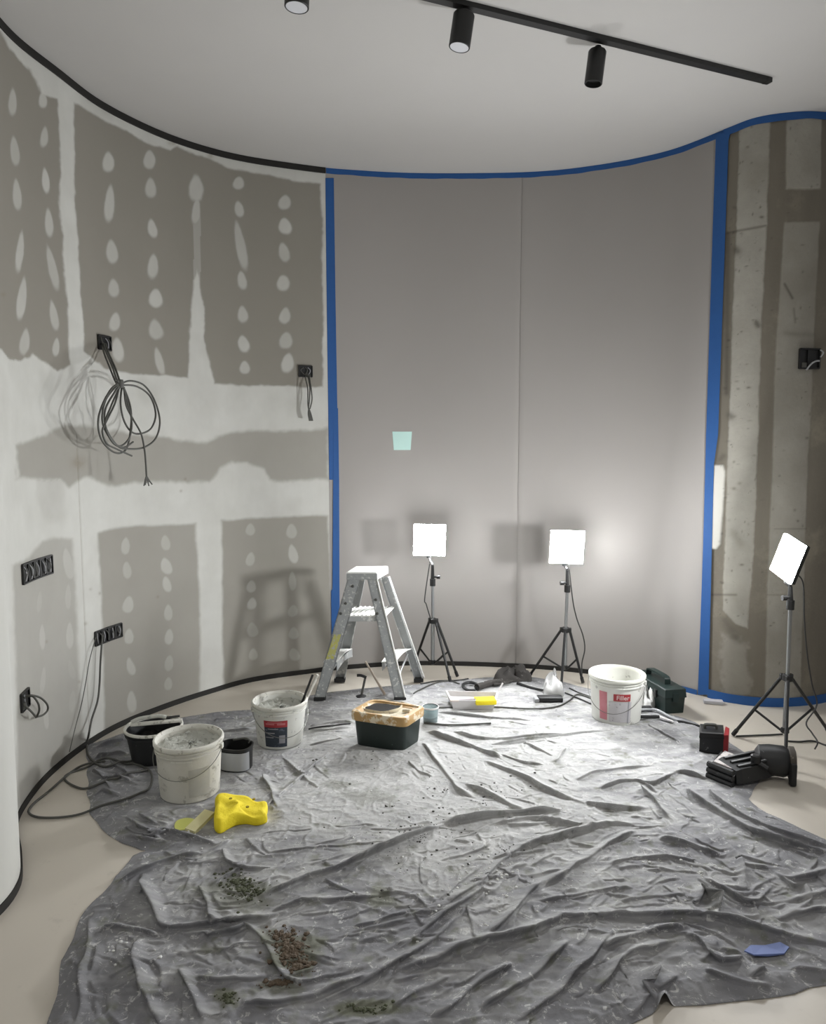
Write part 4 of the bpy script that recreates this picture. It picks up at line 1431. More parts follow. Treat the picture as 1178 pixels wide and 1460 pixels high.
lump('rag', [(704, 973), (716, 966), (730, 961), (745, 962), (756, 967), (757, 973), (740, 973), (722, 975)], .062, M_['rag'], 'dark crumpled rag heaped against the foot of the grey wall', 'rag', seed=3)
c = on_sheet(672, 980, .012)
root = empty('glove_bundle', c, 'black glove and strap bundle lying behind the white tray', 'glove')
T_ = Matrix.Translation(-c)
mb = MB(T_); mb.tube(spline([G(a, b2, .03) for a, b2 in ((678, 984), (668, 984), (661, 980), (662, 975), (671, 973), (680, 976), (679, 982))], 5), .010, 8); mb.build('loop', M_['black_plastic'], root, smooth=True)
mb = MB(T_); mb.tube(spline([G(a, b2, .035) for a, b2 in ((680, 980), (692, 976), (704, 973), (714, 972))], 5), .022, 10, .018); mb.build('cuff', M_['rag'], root, smooth=True)
for k_ in range(3):
    mb = MB(T_); mb.tube(spline([G(a, b2, .03) for a, b2 in ((704 + k_, 976), (716, 975 - 2 * k_), (726 + 3 * k_, 973 - k_))], 4), .008, 8, .006); mb.build('finger', M_['rag'], root, smooth=True)
q = G(688, 973, .05)
mb = MB(T_); mb.box((q.x, q.y, .045), (.03, .025, .02), bev=.006); mb.build('buckle', M_['grey_label'], root, smooth=True)

# ---- crumpled plastic bag and mouse-sized black tool -------------------------
lump('plastic_bag', [(778, 994), (775, 982), (780, 973), (790, 972), (800, 980), (804, 990), (798, 995)], .075, M_['film'], 'crumpled clear plastic bag left of the empty white bucket', 'bag', seed=9)
c = on_sheet(781, 1001, .010)
root = empty('sanding_block', c, 'flat black block in front of the crumpled plastic bag', 'tool')
T_ = Matrix.Translation(-c)
mb = MB(T_); q = G(784, 998, .02); mb.box((q.x, q.y, .028), (.15, .065, .032), bev=.012); mb.build('body', M_['black_plastic'], root, smooth=True)
mb = MB(T_); q = G(765, 999, .02); mb.box((q.x, q.y, .026), (.03, .055, .028), bev=.010); mb.build('pad', M_['grey_label'], root, smooth=True)
c = on_sheet(752, 980, .01)
mb = MB(); mb.tube(spline([G(a, b2, .022) for a, b2 in ((738, 974), (752, 979), (764, 982), (775, 984))], 4), .010, 8, .006)
tag(mb.build('chisel', M_['rubber'], smooth=True), 'slim dark tool lying between the middle light and the bag', 'tool')

# ---- green toolbox -----------------------------------------------------------
A, B_, C_ = G(948, 1019, .0), G(976, 1017, .0), G(912, 996, .0)
ex, ey = B_ - A, C_ - A
ey = ey.normalized() * 0.36
hz = V(950, 983, A.y).z
TB = empty('toolbox', A + (ex + ey) / 2, 'dark green toolbox with folding handle at the foot of the grey wall', 'toolbox')
ctr = A + (ex + ey) / 2
TT = Matrix.Translation(-ctr)
def gq(s, z, s2=None):
    s2 = s if s2 is None else s2
    return [ctr + ex * (a * s) + ey * (b2 * s2) + up * z for a, b2 in ((-.5, -.5), (.5, -.5), (.5, .5), (-.5, .5))]
mb = MB(TT); mb.ring_strip([gq(.93, .002, .97), gq(1.0, hz * .62, 1.0), gq(1.0, hz * .64)]); mb.build('body', M_['green_box'], TB)
mb = MB(TT); mb.ring_strip([gq(1.08, hz * .64, 1.03), gq(1.1, hz * .66, 1.04), gq(1.08, hz * .72, 1.03), gq(1.04, hz * .97, 1.01), gq(.98, hz, .98), gq(.6, hz * 1.005, .9)]); mb.build('lid', M_['green_box'], TB)
mb = MB(TT)
hc_ = ctr + up * hz
yd, xd = ey.normalized(), ex.normalized()
pts = spline([hc_ - yd * .10, hc_ - yd * .09 + up * .03, hc_ + up * .036, hc_ + yd * .09 + up * .03, hc_ + yd * .10], 5)
secs = [[p_ - xd * .018, p_ + xd * .018, p_ + xd * .018 + up * .010, p_ - xd * .018 + up * .010] for p_ in pts]
mb.ring_strip(secs); mb.build('handle', M_['green_box'], TB, smooth=True)
for s in (-.25, .25):
    mb = MB(TT); q = ctr - xd * (ex.length * .55) + yd * (s * ey.length) + up * hz * .66; mb.box(q, (.012, .03, .045), bev=.003); mb.build('latch', M_['black_clean'], TB)
mb = MB(TT); q = ctr - yd * (ey.length * .52) + up * hz * .66; mb.box(q, (.035, .010, .05), bev=.003); mb.build('latch', M_['green_box'], TB)

# ---- white cloth and long-handled tools behind the bucket --------------------
lump('white_rag', [(912, 1004), (914, 994), (922, 993), (928, 995), (933, 1000), (934, 1007), (926, 1011), (916, 1010)], .075, M_['white_rag'], 'white rag heaped between the empty bucket and the toolbox', 'rag', seed=21)
def long_tool(pts, rads, mats, label, name):
    base_ = G(*pts[0][:2], pts[0][2])
    root_ = empty(name, base_, label, 'tool')
    for i, (seg_, r_, m_) in enumerate(zip(pts, rads, mats)): pass
    return root_
q = [G(912, 1012, .03), G(935, 1012, .03), G(955, 1022, .025), G(972, 1029, .02), G(1000, 1036, .015)]
root = empty('long_brush', q[1], 'long brush with grey shaft and black grip beside the toolbox', 'brush')
T_ = Matrix.Translation(-q[1])
mb = MB(T_); mb.tube(spline([q[0], q[1], q[2], q[3]], 4), .008, 8); mb.build('shaft', M_['grey_label'], root, smooth=True)
mb = MB(T_); mb.tube([q[3] - Vector((.02, 0, 0)), q[3], q[4]], .010, 8, .006); mb.build('grip', M_['rubber'], root, smooth=True)
mb = MB(T_); mb.box(q[0] + Vector((0.03, 0.02, 0)), (.09, .03, .03), bev=.008); mb.build('head', M_['rubber'], root, smooth=True)
q = [G(914, 1022, .03), G(940, 1022, .03), G(960, 1029, .025)]
root = empty('flat_trowel', q[1], 'pale flat trowel lying in front of the long brush, right of the bucket', 'trowel')
T_ = Matrix.Translation(-q[1])
mb = MB(T_); c1 = (q[1] + q[2]) / 2; mb.prism([q[1] + Vector((0, -.02, 0)), q[2] + Vector((0, -.012, 0)), q[2] + Vector((0, .012, 0)), q[1] + Vector((0, .02, 0))], (0, 0, .004)); mb.build('blade', M_['white_plastic'], root)
mb = MB(T_); mb.tube([q[0], q[1]], .010, 8); mb.build('handle', M_['rubber'], root, smooth=True)
p = G(1017, 1003, .0)
mb = MB(); mb.box((0, 0, .011), (.11, .05, .022), bev=.008)
o = mb.build('plaster_offcut', simple('pale_offcut', 'c3c2c6', 'b2b1b6', .7), smooth=True); o.location = p; o.rotation_euler = (0, 0, -.25)
tag(o, 'small pale slab on the floor against the blue tape', 'offcut')

# ---- small black and red case -------------------------------------------------
A, B_ = G(997, 1075, .006), G(1031, 1077, .006)
ex = B_ - A
ey = Vector((-ex.y, ex.x, 0)).normalized() * .12 + Vector((.03, 0, 0))
hz = V(1014, 1046, A.y).z
c0 = A + (ex + ey) / 2
root = empty('small_case', c0, 'small black hard case with a red end, on the right edge of the sheet', 'case')
TT = Matrix.Translation(-c0); ctr = c0
mb = MB(TT); mb.ring_strip([gq(.96, 0), gq(1.0, .01), gq(1.0, hz * .75)]); mb.build('body', M_['black_plastic'], root)
mb = MB(TT); mb.ring_strip([gq(1.04, hz * .75), gq(1.05, hz * .8), gq(1.0, hz * .98), gq(.9, hz)]); mb.build('lid', M_['black_clean'], root)
mb = MB(TT); q = ctr + ex * .50; mb.prism([q - ey * .5, q + ex * .20 - ey * .45, q + ex * .26 + ey * .3, q + ex * .1 + ey * .5], (0, 0, hz * .92)); mb.build('end_panel', M_['red_plastic'], root)
mb = MB(TT); q = ctr + up * hz; mb.tube(spline([q - ex * .3, q - ex * .28 + up * .018, q + ex * .15 + up * .018, q + ex * .18], 4), .008, 8); mb.build('handle', M_['grey_cable'], root, smooth=True)

# ---- black power tool with wheel (right) ---------------------------------------
A, B_, C_ = G(1010, 1109, .01), G(1046, 1124, .01), G(1026, 1088, .01)
ax = (G(1105, 1108, .01) - B_)          # towards the wheel end
c0 = (A + B_) / 2
root = empty('floor_power_tool', c0 + Vector((.1, .1, 0)), 'black floor tool with ribbed body, wheel and stand, in front of the right light stand', 'power tool')
T_ = Matrix.Translation(-root.location)
rt_ = ex = (B_ - A)
dk_ = C_ - A
hz = .075
mb = MB(T_); mb.prism([A, B_, B_ + dk_ * 1.1, A + dk_ * 1.1], (0, 0, hz * .7)); mb.build('head', M_['black_clean'], root)
for i in range(3):
    mb = MB(T_); z = .018 + i * .026; n_ = Vector((rt_.y, -rt_.x, 0)).normalized() * .010
    mb.tube([A + up * z + n_ * (1 - .2 * i), B_ + up * z + n_ * (1 - .2 * i)], .013, 8); mb.build('rib', M_['black_plastic'], root, smooth=True)
mb = MB(T_)
pl = [A + dk_ * .2 + rt_ * .1, A + rt_ * .85 + dk_ * .2, A + rt_ * .95 + dk_ * 1.0, A + rt_ * .2 + dk_ * 1.0]
mb.prism([p_ + up * (hz * .7) for p_ in pl], (0, 0, .018)); mb.build('top_plate', simple('worn_pale_plate', 'c9c5c2', 'aaa5a3', .6, scale=20, splat='7c7472', amount=.55, sscale=40), root)
E0, E1 = B_ + dk_ * .15, G(1108, 1112, .01)
body_dir = (E1 - E0)
sd_ = Vector((-body_dir.y, body_dir.x, 0)).normalized()
mb = MB(T_)
secs = []
for f, w, z1_ in ((0, .07, .07), (.12, .075, .078), (.5, .065, .08), (.8, .055, .085), (1.0, .045, .09)):
    c_ = E0 + body_dir * f + sd_ * .06
    secs.append([c_ - sd_ * w + up * .012, c_ + sd_ * w + up * .012, c_ + sd_ * w * .9 + up * z1_, c_ - sd_ * w * .9 + up * z1_])
mb.ring_strip(secs); mb.build('body', M_['black_plastic'], root)
for s in (-.045, .0, .045):
    mb = MB(T_); mb.tube([E0 + sd_ * (.06 + s) + body_dir * .1 + up * .080, E0 + sd_ * (.06 + s) + body_dir * .85 + up * .092], .009, 8); mb.build('top_rail', M_['black_clean'], root, smooth=True)
wc = G(1112, 1112, .01); wc = Vector((wc.x, wc.y + .04, .072))
fx = Vector((1, -.35, 0)).normalized()
def lathe_dir(m_, prof, c_, axis, n=28):
    t1_ = axis.orthogonal().normalized(); t2_ = axis.cross(t1_)
    m_.ring_strip([[c_ + axis * z + (t1_ * math.cos(2 * math.pi * i / n) + t2_ * math.sin(2 * math.pi * i / n)) * r for i in range(n)] for r, z in prof])
    return m_
mb = MB(T_); lathe_dir(mb, [(.04, -.09), (.062, -.075), (.070, -.03), (.070, .03), (.060, .05)], wc + up * .012, fx); mb.build('motor_housing', M_['black_plastic'], root, smooth=True)
mb = MB(T_); lathe_dir(mb, [(.062, .048), (.072, .052), (.072, .072), (.058, .078), (.03, .074)], wc + up * .012, fx); mb.build('wheel', simple('worn_brown_wheel', '4a443b', '3a352e', .7, splat='76705f', amount=.6), root, smooth=True)
f0 = G(1130, 1121, .0)
mb = MB(T_); mb.box((f0.x, f0.y, .055), (.026, .03, .105), bev=.008); mb.build('stand_foot', M_['rubber'], root, smooth=True)
k0 = G(1078, 1086, .10)
mb = MB(T_); lathe_dir(mb, [(.018, -.02), (.022, -.015), (.022, .015), (.016, .02)], Vector((k0.x, k0.y, .115)), up); mb.build('knob', M_['black_clean'], root, smooth=True)
mb = MB(T_); mb.tube([Vector((k0.x, k0.y, .10)), Vector((k0.x + .04, k0.y - .03, .08))], .012, 8); mb.build('knob_stem', M_['black_clean'], root, smooth=True)

# ---- work lights on tripods ----------------------------------------------------
def work_light(cx, cy, hub_y, clamp, panel, feet, label, yaw, roll, tilt, size, cable=None, pole_x=None, dy=0.0, brace_y=None):
    """cx,cy: pixel of the pole's foot on the floor. panel: pixel centre. feet: three floor pixels"""
    p = G(cx, cy)
    Y = p.y
    root_ = empty('work_light', p, label, 'work light', 'LED work lights on tripods')
    T = Matrix.Translation(-p)
    hub = V(cx, hub_y, Y); hub.x = p.x
    top = V(cx, clamp[1], Y); top.x = V(pole_x or cx, clamp[1], Y).x
    zb = 0.10
    m_ = MB(T); m_.tube([(p.x, p.y, zb), hub], .0125, 12); m_.build('lower_pole', M_['alu'], root_, smooth=True)
    m_ = MB(T); m_.tube([hub, top], .0095, 12); m_.build('upper_pole', M_['alu'], root_, smooth=True)
    m_ = MB(T); m_.lathe([(.018, -.018), (.026, -.014), (.026, .012), (.018, .018)], 16, c=tuple(hub)); m_.build('hub', M_['black_clean'], root_, smooth=True)
    m_ = MB(T); m_.lathe([(.012, -.015), (.020, -.010), (.020, .010), (.012, .015)], 14, c=(p.x, p.y, zb + .005)); m_.build('brace_collar', M_['black_clean'], root_, smooth=True)
    for (fx_, fy_) in feet:
        f_ = G(fx_, fy_)
        d0 = Vector((f_.x - p.x, f_.y - p.y, 0)).normalized()
        h0 = hub + d0 * .026
        f_.z = .014
        m_ = MB(T); m_.tube([h0, f_], .0085, 8); lg = m_.build('leg', M_['black_clean'], root_, smooth=True)
        m_ = MB(T); m_.box(h0, (.02, .02, .03), bev=.004); m_.build('hinge', M_['black_clean'], root_)
        mid = h0.lerp(f_, .56)
        m_ = MB(T); m_.tube([mid, (p.x + d0.x * .018, p.y + d0.y * .018, zb)], .006, 8); m_.build('brace', M_['black_clean'], root_, smooth=True)
        m_ = MB(T); m_.tube([f_ + (h0 - f_).normalized() * .03, f_ - (h0 - f_).normalized() * .006], .011, 8); m_.build('rubber_foot', M_['rubber'], lg, smooth=True)
    cl0, cl1 = V(top and (pole_x or cx), clamp[0], Y), top
    m_ = MB(T); m_.tube([cl1 + up * -.01, cl1 + up * .035], .019, 12); m_.build('clamp', M_['black_clean'], root_, smooth=True)
    m_ = MB(T); m_.tube([cl1 + up * .03, cl0], .013, 10, .010); m_.build('clamp_stem', M_['black_clean'], root_, smooth=True)
    m_ = MB(T); sgn = clamp[2]; m_.tube([cl1 + up * .05, cl1 + up * .05 + Vector((sgn * .03, -.01, 0))], .007, 8); m_.tube([cl1 + up * .05 + Vector((sgn * .026, -.01, 0)), cl1 + up * .05 + Vector((sgn * .048, -.012, 0))], .013, 10)
    m_.build('knob', M_['black_clean'], root_, smooth=True)
    pc = V(panel[0], panel[1], Y - dy)
    if isinstance(yaw, tuple):            # (right axis, up axis) of the panel
        u_, v_ = Vector(yaw[0]).normalized(), Vector(yaw[1]).normalized()
        nn_ = v_.cross(u_).normalized()
        R = Matrix((u_, nn_, v_)).transposed().to_4x4()
    else:
        R = Matrix.Rotation(yaw, 4, 'Z') @ Matrix.Rotation(tilt, 4, 'X') @ Matrix.Rotation(roll, 4, 'Y')
    Mp = T @ Matrix.Translation(pc) @ R
    s = size
    # U bracket
    m_ = MB(Mp); m_.box((0, .034, -.02), (s * .5, .004, .03)); m_.box((0, .034, -s * .35), (.03, .005, s * .55)); m_.build('bracket', M_['black_clean'], root_)
    m_ = MB(T); bp = pc + (R @ Vector((0, .034, -s * .6))); m_.tube([cl0, (cl0 + bp) / 2, bp], .009, 8); m_.build('neck', M_['black_clean'], root_, smooth=True)
    m_ = MB(Mp); m_.box((0, .014, 0), (s * 1.0, .022, s * 1.0), bev=.005)
    for k_ in range(7): m_.box(((k_ - 3) * s * .12, .030, 0), (.004, .012, s * .8))
    m_.build('housing', M_['black_clean'], root_)
    m_ = MB(Mp); m_.box((0, -.001, 0), (s * 1.0, .016, s * 1.0), bev=.004); m_.build('glow_rim', M_['halo_rim'], root_)  # added rim that glows sideways onto the wall
    m_ = MB(Mp); m_.box((0, -.0105, 0), (s * .97, .002, s * .97)); m_.build('led_panel', M_['panel_light_strong' if isinstance(yaw, tuple) else 'panel_light'], root_)
    if cable:
        pts_ = [pc + (R @ Vector((.02, .04, -s * .3)))] + [V(a, b2, Y + o_) for a, b2, o_ in cable]
        pts_[-1].z = max(pts_[-1].z, .006)
        m_ = MB(T); m_.tube(spline(pts_, 6), .0038, 6); m_.build('power_cable', M_['black_cable'], root_, smooth=True)
    return root_


work_light(617, 966, 885, (806, 833, 1), (612.5, 770), [(588, 958), (652, 966), (642, 974)], 'lit LED work light on tripod directly behind the stepladder, the leftmost',
           0.0, 0.02, math.radians(6), .205, cable=[(606, 850, -.02), (608, 862, -.02), (615, 885, -.015)])
work_light(805, 974, 898, (812, 842, -1), (808.5, 780), [(754, 968), (831, 975), (800, 988)], 'lit LED work light on tripod between the stepladder light and the white bucket',
           0.0, 0.02, math.radians(6), .212, cable=[(816, 850, .03), (822, 880, .03), (831, 905, .03), (834, 925, .03), (830, 945, .03), (830, 962, .0)], pole_x=809)
work_light(1118, 1070, 966, (836, 866, -1), (1124, 796), [(1046, 1050), (1182, 1047), (1120, 1096)], 'lit LED work light on tripod in front of the bare concrete, tilted left',
           ((-1.0, -56.0, -10), (13.0, -9.6, 52.5)), 0, 0, .200,
           cable=[(1145, 830, .04), (1147, 880, .04), (1151, 930, .05), (1158, 975, .05), (1165, 1005, .03), (1150, 1030, .0), (1158, 1045, -.05), (1166, 1058, -.10), (1162, 1068, -.13)], pole_x=1127)

# ---- floor cables ---------------------------------------------------------------
def floor_cable(pts, r, mat, label, name='power_cable', cat='cable', zadd=0.0):
    P_ = spline([Vector((G(a, b2).x, G(a, b2).y, 0)) for a, b2 in pts], 10)
    out_ = []
    for q_ in P_:
        out_.append(Vector((q_.x, q_.y, cz(q_.x, q_.y) + r + .001 + zadd)))
    # smooth heights
    for _ in range(4):
        zs_ = [v.z for v in out_]
        for i in range(1, len(out_) - 1): out_[i].z = max(zs_[i] if _ == 0 else 0, (zs_[i - 1] + zs_[i] + zs_[i + 1]) / 3)
    m_ = MB(); m_.tube(out_, r, 8)
    return tag(m_.build(name, mat, smooth=True), label, cat)


floor_cable([(1050, 1051), (1075, 1050), (1100, 1049), (1116, 1048)], .0045, M_['black_cable'], 'short cable on bare floor left of the right tripod pole')
floor_cable([(1124, 1058), (1140, 1059), (1160, 1058), (1185, 1066), (1230, 1072)], .0045, M_['black_cable'], 'cable on bare floor leaving the frame right of the right tripod')
floor_cable([(617, 1015), (650, 1013), (690, 1011), (740, 1015), (790, 1013), (810, 1005), (824, 995), (850, 1003)], .0045, M_['grey_cable'], 'grey lead crossing the sheet in front of the white tray to the empty bucket')
floor_cable([(600, 978), (625, 972), (650, 974), (668, 971)], .0045, M_['black_cable'], 'dark lead behind the stepladder, ending at the glove bundle')
floor_cable([(590, 994), (612, 982), (640, 974), (655, 980)], .004, M_['grey_cable'], 'grey lead looping right of the stepladder foot')
floor_cable([(812, 986), (830, 994), (848, 1000)], .0045, M_['black_cable'], 'short dark lead between the middle light and the empty bucket')
floor_cable([(806, 992), (826, 1001), (848, 1010)], .0045, M_['black_cable'], 'dark lead beside the empty bucket, in front of the shorter one')
floor_cable([(605, 1036), (640, 1040), (700, 1037)], .005, M_['grey_cable'], 'short grey lead just right of the crate')
floor_cable([(440, 1045), (470, 1041), (500, 1036)], .0045, M_['black_cable'], 'black lead running from the labelled bucket to the crate')

# ---- sockets and cables on the left wall ------------------------------------------
def gang_box(x0_, x1_, ym, hpx, n, label, seed=1, name='socket_box', bare=True):
    La, za = W(x0_, ym); Lb, zb = W(x1_, ym)
    Lm, zm = W((x0_ + x1_) / 2, ym)
    p_ = wall_pt(Lm, zm)
    hgt = hpx * (p_.y / F_PX) * 1.0
    root_ = empty(name, p_, label, 'socket box')
    wid = (Lb - La) / n
    rr = random.Random(seed)
    for k_ in range(n):
        L_ = La + wid * (k_ + .5)
        t_, nn_ = wall_frame(L_, zm)
        c_ = wall_pt(L_, zm)
        M4 = Matrix.Identity(4)
        for i in range(3):
            M4[i][0], M4[i][1], M4[i][2], M4[i][3] = t_[i], -nn_[i], (0, 0, 1)[i], c_[i] - p_[i]
        m_ = MB(M4)
        w, g = wid * .5 * .97, hgt / 2
        # open box: back and four sides standing 4 mm proud
        m_.box((0, -.0025, 0), (2 * w, .003, 2 * g))
        for (cx_, cz_, sx_, sz_) in ((0, g, 2 * w, .006), (0, -g, 2 * w, .006), (-w, 0, .006, 2 * g), (w, 0, .006, 2 * g)):
            m_.box((cx_, -.006, cz_), (sx_, .010, sz_))
        bx = m_.build('back_box', M_['black_clean'], root_)
        for j in range(3):
            m_ = MB(M4)
            xs = (rr.random() - .5) * w * 1.2
            m_.tube(spline([(xs, -.006, g * .7), (xs + (rr.random() - .5) * w, -.014, g * .1), (xs + (rr.random() - .5) * w, -.012, -g * .75)], 4), .0028, 6)
            m_.build('loose_wire', M_['grey_cable'] if j else M_['grey_print'], bx, smooth=True)
    return root_


gang_box(30, 73, 811, 27, 5, 'five-gang open socket box at far left, without any cable', 3)
gang_box(134, 173, 904, 20, 4, 'four-gang open socket box with a cable hanging down to the floor', 4)
gang_box(138, 158, 489, 19, 1, 'single open socket box holding the big coil of cable', 5)
gang_box(426, 445, 529.5, 15, 1, 'single open socket box with short hanging wires beside the blue tape', 6)
gang_box(28, 40, 998, 26, 1, 'single open socket box low at far left with a looped wire', 7)


def wall_cable(paths, radii, mats, label, name, offs=.03, cat='cable'):
    """paths: lists of (px, py, distance from the wall)"""
    p_ = Wo(paths[0][0][0], paths[0][0][1], paths[0][0][2])
    root_ = empty(name, p_, label, cat)
    T = Matrix.Translation(-p_)
    for pl_, r_, m__, nm in zip(paths, radii, mats, ['strand'] * len(paths)):
        m_ = MB(T)
        m_.tube(spline([Wo(a, b2, o_) for a, b2, o_ in pl_], 8), r_, 8)
        m_.build(nm, m__, root_, smooth=True)
    return root_


D = .20
gc = M_['grey_cable']
coil = [
    [(147, 489, .01), (152, 503, .06), (160, 522, .12), (166, 540, D), (172, 548, D)],
    [(150, 490, .01), (156, 506, .06), (164, 524, .12), (170, 541, D), (174, 548, D)],
    [(145, 492, .01), (150, 508, .06), (158, 528, .12), (165, 545, D), (170, 552, D)],
    [(172, 546, D), (160, 553, D + .01), (147, 575, D), (140, 600, D), (144, 625, D - .01), (158, 642, D), (172, 646, D), (182, 636, D), (187, 605, D + .01), (186, 580, D + .01), (178, 556, D), (172, 546, D)],
    [(173, 547, D + .01), (186, 543, D), (205, 549, D), (220, 570, D + .01), (228, 600, D + .02), (222, 625, D + .01), (205, 638, D), (184, 640, D), (168, 636, D), (152, 612, D), (150, 585, D), (163, 560, D), (173, 547, D + .01)],
    [(175, 549, D + .01), (182, 575, D + .01), (188, 602, D + .02), (184, 625, D + .01), (170, 636, D), (155, 622, D), (146, 600, D), (150, 572, D), (164, 553, D), (175, 549, D + .01)],
    [(174, 549, D - .01), (195, 551, D - .01), (214, 565, D), (222, 590, D), (216, 610, D), (202, 618, D), (188, 616, D), (177, 600, D), (172, 575, D), (174, 549, D - .01)],
    [(172, 550, D), (166, 562, D), (158, 580, D), (150, 605, D + .01), (160, 630, D + .01), (176, 638, D), (190, 630, D)],
    [(170, 552, D), (164, 575, D + .01), (152, 600, D + .01), (146, 615, D), (152, 632, D), (166, 640, D), (188, 650, D)],
    [(177, 552, D), (180, 578, D + .01), (190, 598, D + .01), (201, 618, D + .02), (206, 640, D + .01), (208, 662, D), (209, 679, D)],
]
cr = wall_cable(coil, [.0052] * 2 + [.0045] + [.0048] * 7, [gc] * 10, 'large coil of grey cable hanging from the upper socket box on the left wall', 'cable_coil')
T_ = Matrix.Translation(-cr.location)
mb = MB(T_); c = Wo(171, 547, D); mb.lathe([(.016, -.02), (.02, 0), (.016, .02)], 12, c=tuple(c)); mb.build('binding', gc, cr, smooth=True)
tips = []
for k_ in range(7):
    mb = MB(T_)
    a = random.uniform(-1, 1)
    mb.tube(spline([Wo(209, 678, D), Wo(210 + a * 3, 684, D), Wo(212 + a * 7, 689 + random.uniform(-3, 4), D + a * .01)], 4), .0035, 6)
    mb.build('stripped_end', gc, cr, smooth=True)

cr = wall_cable([[(437, 533, .01), (436, 540, .04), (439, 555, .06), (439, 575, .06), (440, 583, .06)],
                 [(441, 533, .01), (442, 542, .04), (444, 556, .06), (445, 570, .06), (442, 583, .06)],
                 [(438, 532, .01), (441, 545, .04), (442, 558, .06), (440, 583, .06)]], [.004] * 3, [gc] * 3,
                'two short grey wires hanging from the socket box next to the blue tape', 'short_wires')
T_ = Matrix.Translation(-cr.location)
for k_ in range(6):
    mb = MB(T_)
    a = random.uniform(-1, 1)
    mb.tube(spline([Wo(440.5, 582, .06), Wo(441 + a * 2.5, 590, .065), Wo(443 + a * 3, 600, .06)], 4), .0042, 6)
    mb.build('stripped_end', gc, cr, smooth=True)

wall_cable([[(37, 993, .02), (46, 991.5, .05), (58, 995, .07), (67, 1004, .06), (68, 1012, .05), (62, 1019, .04), (53, 1022, .03)],
            [(39, 993, .02), (47, 993, .05), (54, 1002, .07), (56, 1012, .06), (53, 1021, .04), (50, 1023, .03)],
            [(34, 1004, .02), (40, 1010, .04), (46, 1016, .05), (51, 1022, .03)]], [.0045] * 3, [gc] * 3, 'short looped grey wire curling from the low socket box at far left', 'looped_wire')

# the cable from the four-gang box down to the sheet and its loops on the floor
pts = [Wo(146, 906, .012), Wo(145, 920, .03), Wo(143, 950, .03), Wo(142, 975, .03), Wo(139, 1000, .03), Wo(131, 1025, .03), Wo(127, 1045, .04)]
fl = [(124, 1064), (126, 1080), (138, 1095), (152, 1100), (170, 1098), (185, 1090), (205, 1082)]
fl2 = [(110, 1098), (96, 1105), (94, 1115), (112, 1125), (140, 1126), (175, 1118), (200, 1108), (213, 1105), (217, 1118), (210, 1133), (180, 1146), (140, 1155),
       (100, 1165), (60, 1168), (42, 1160), (40, 1148)]
def flz(a, b2, r_=.005):
    q_ = G(a, b2)
    return Vector((q_.x, q_.y, max(cz(q_.x, q_.y), 0) + r_ + .002))
root = empty('supply_cable', pts[0], 'grey cable dropping from the four-gang box and looping over the floor', 'cable')
T_ = Matrix.Translation(-pts[0])
mb = MB(T_); mb.tube(spline(pts + [flz(a, b2) for a, b2 in fl], 8), .0052, 8); mb.build('drop', gc, root, smooth=True)
def cablez(lst, r_, per=10):
    P_ = spline([Vector((G(a, b2).x, G(a, b2).y, 0)) for a, b2 in lst], per)
    zz = [max(cz(q_.x, q_.y), 0) + r_ + .002 for q_ in P_]
    for _ in range(5):
        zz = [zz[0]] + [max(zz[i], (zz[i - 1] + zz[i + 1]) / 2) if _ < 1 else (zz[i - 1] + zz[i] * 2 + zz[i + 1]) / 4 for i in range(1, len(zz) - 1)] + [zz[-1]]
    return [Vector((q_.x, q_.y, z)) for q_, z in zip(P_, zz)]
mb = MB(T_); mb.tube(cablez([(185, 1092), (200, 1096), (213, 1105)] + [(217, 1118), (210, 1133), (180, 1146), (140, 1156), (100, 1166), (60, 1168), (42, 1162), (46, 1150), (70, 1130), (100, 1104), (122, 1092), (150, 1093)], .005), .005, 8); mb.build('floor_loop', gc, root, smooth=True)
mb = MB(T_); mb.tube(cablez([(213, 1103), (190, 1110), (160, 1120), (125, 1127), (104, 1122), (92, 1112), (100, 1104), (125, 1096), (150, 1088), (185, 1094), (205, 1078), (222, 1066)], .005), .005, 8); mb.build('floor_loop', gc, root, smooth=True)
cr = wall_cable([[(137, 908, .01), (132, 925, .02), (127, 945, .02), (122, 975, .02), (116, 1005, .02), (108, 1035, .02), (99, 1072, .03)]], [.0022], [M_['grey_cable']],
                'thin grey wire slanting down from the left end of the four-gang box', 'thin_wire')

# socket hole in the concrete
La, za = W(1151, 512)
root = empty('junction_box', wall_pt(La, za), 'open black junction box with loose pale wire in the bare concrete', 'socket box')
t_, n_ = wall_frame(La, za)
M4 = Matrix.Identity(4)
for i in range(3): M4[i][0], M4[i][1], M4[i][2] = t_[i], -n_[i], (0, 0, 1)[i]
k = root.location.y / F_PX
mb = MB(M4); mb.box((0, -.012, 0), (30 * k, .010, 27 * k), bev=.003)
for (a, b2, w, h_) in ((-15, 0, 2, 27), (15, 0, 2, 27), (0, 13.5, 30, 2), (0, -13.5, 30, 2), (-3, 0, 2, 24)): mb.box((a * k, -.020, b2 * k), (w * k, .014, h_ * k))
mb.build('back_box', M_['black_clean'], root)
mb = MB(M4); mb.tube(spline([(-6 * k, -.03, -16 * k), (-1 * k, -.04, -8 * k), (5 * k, -.045, -4 * k), (13 * k, -.03, -3 * k)], 6), .005, 8); mb.build('pale_wire', M_['grey_label'], root, smooth=True)
mb = MB(M4); mb.tube(spline([(14 * k, -.03, 12 * k), (17 * k, -.04, 8 * k), (15 * k, -.03, 2 * k)], 6), .004, 8); mb.build('pale_wire', M_['grey_label'], root, smooth=True)
mb = MB(M4); mb.box((-9 * k, -.026, -9 * k), (7 * k, .010, 7 * k), bev=.004); mb.build('grommet', M_['grey_cable'], root, smooth=True)

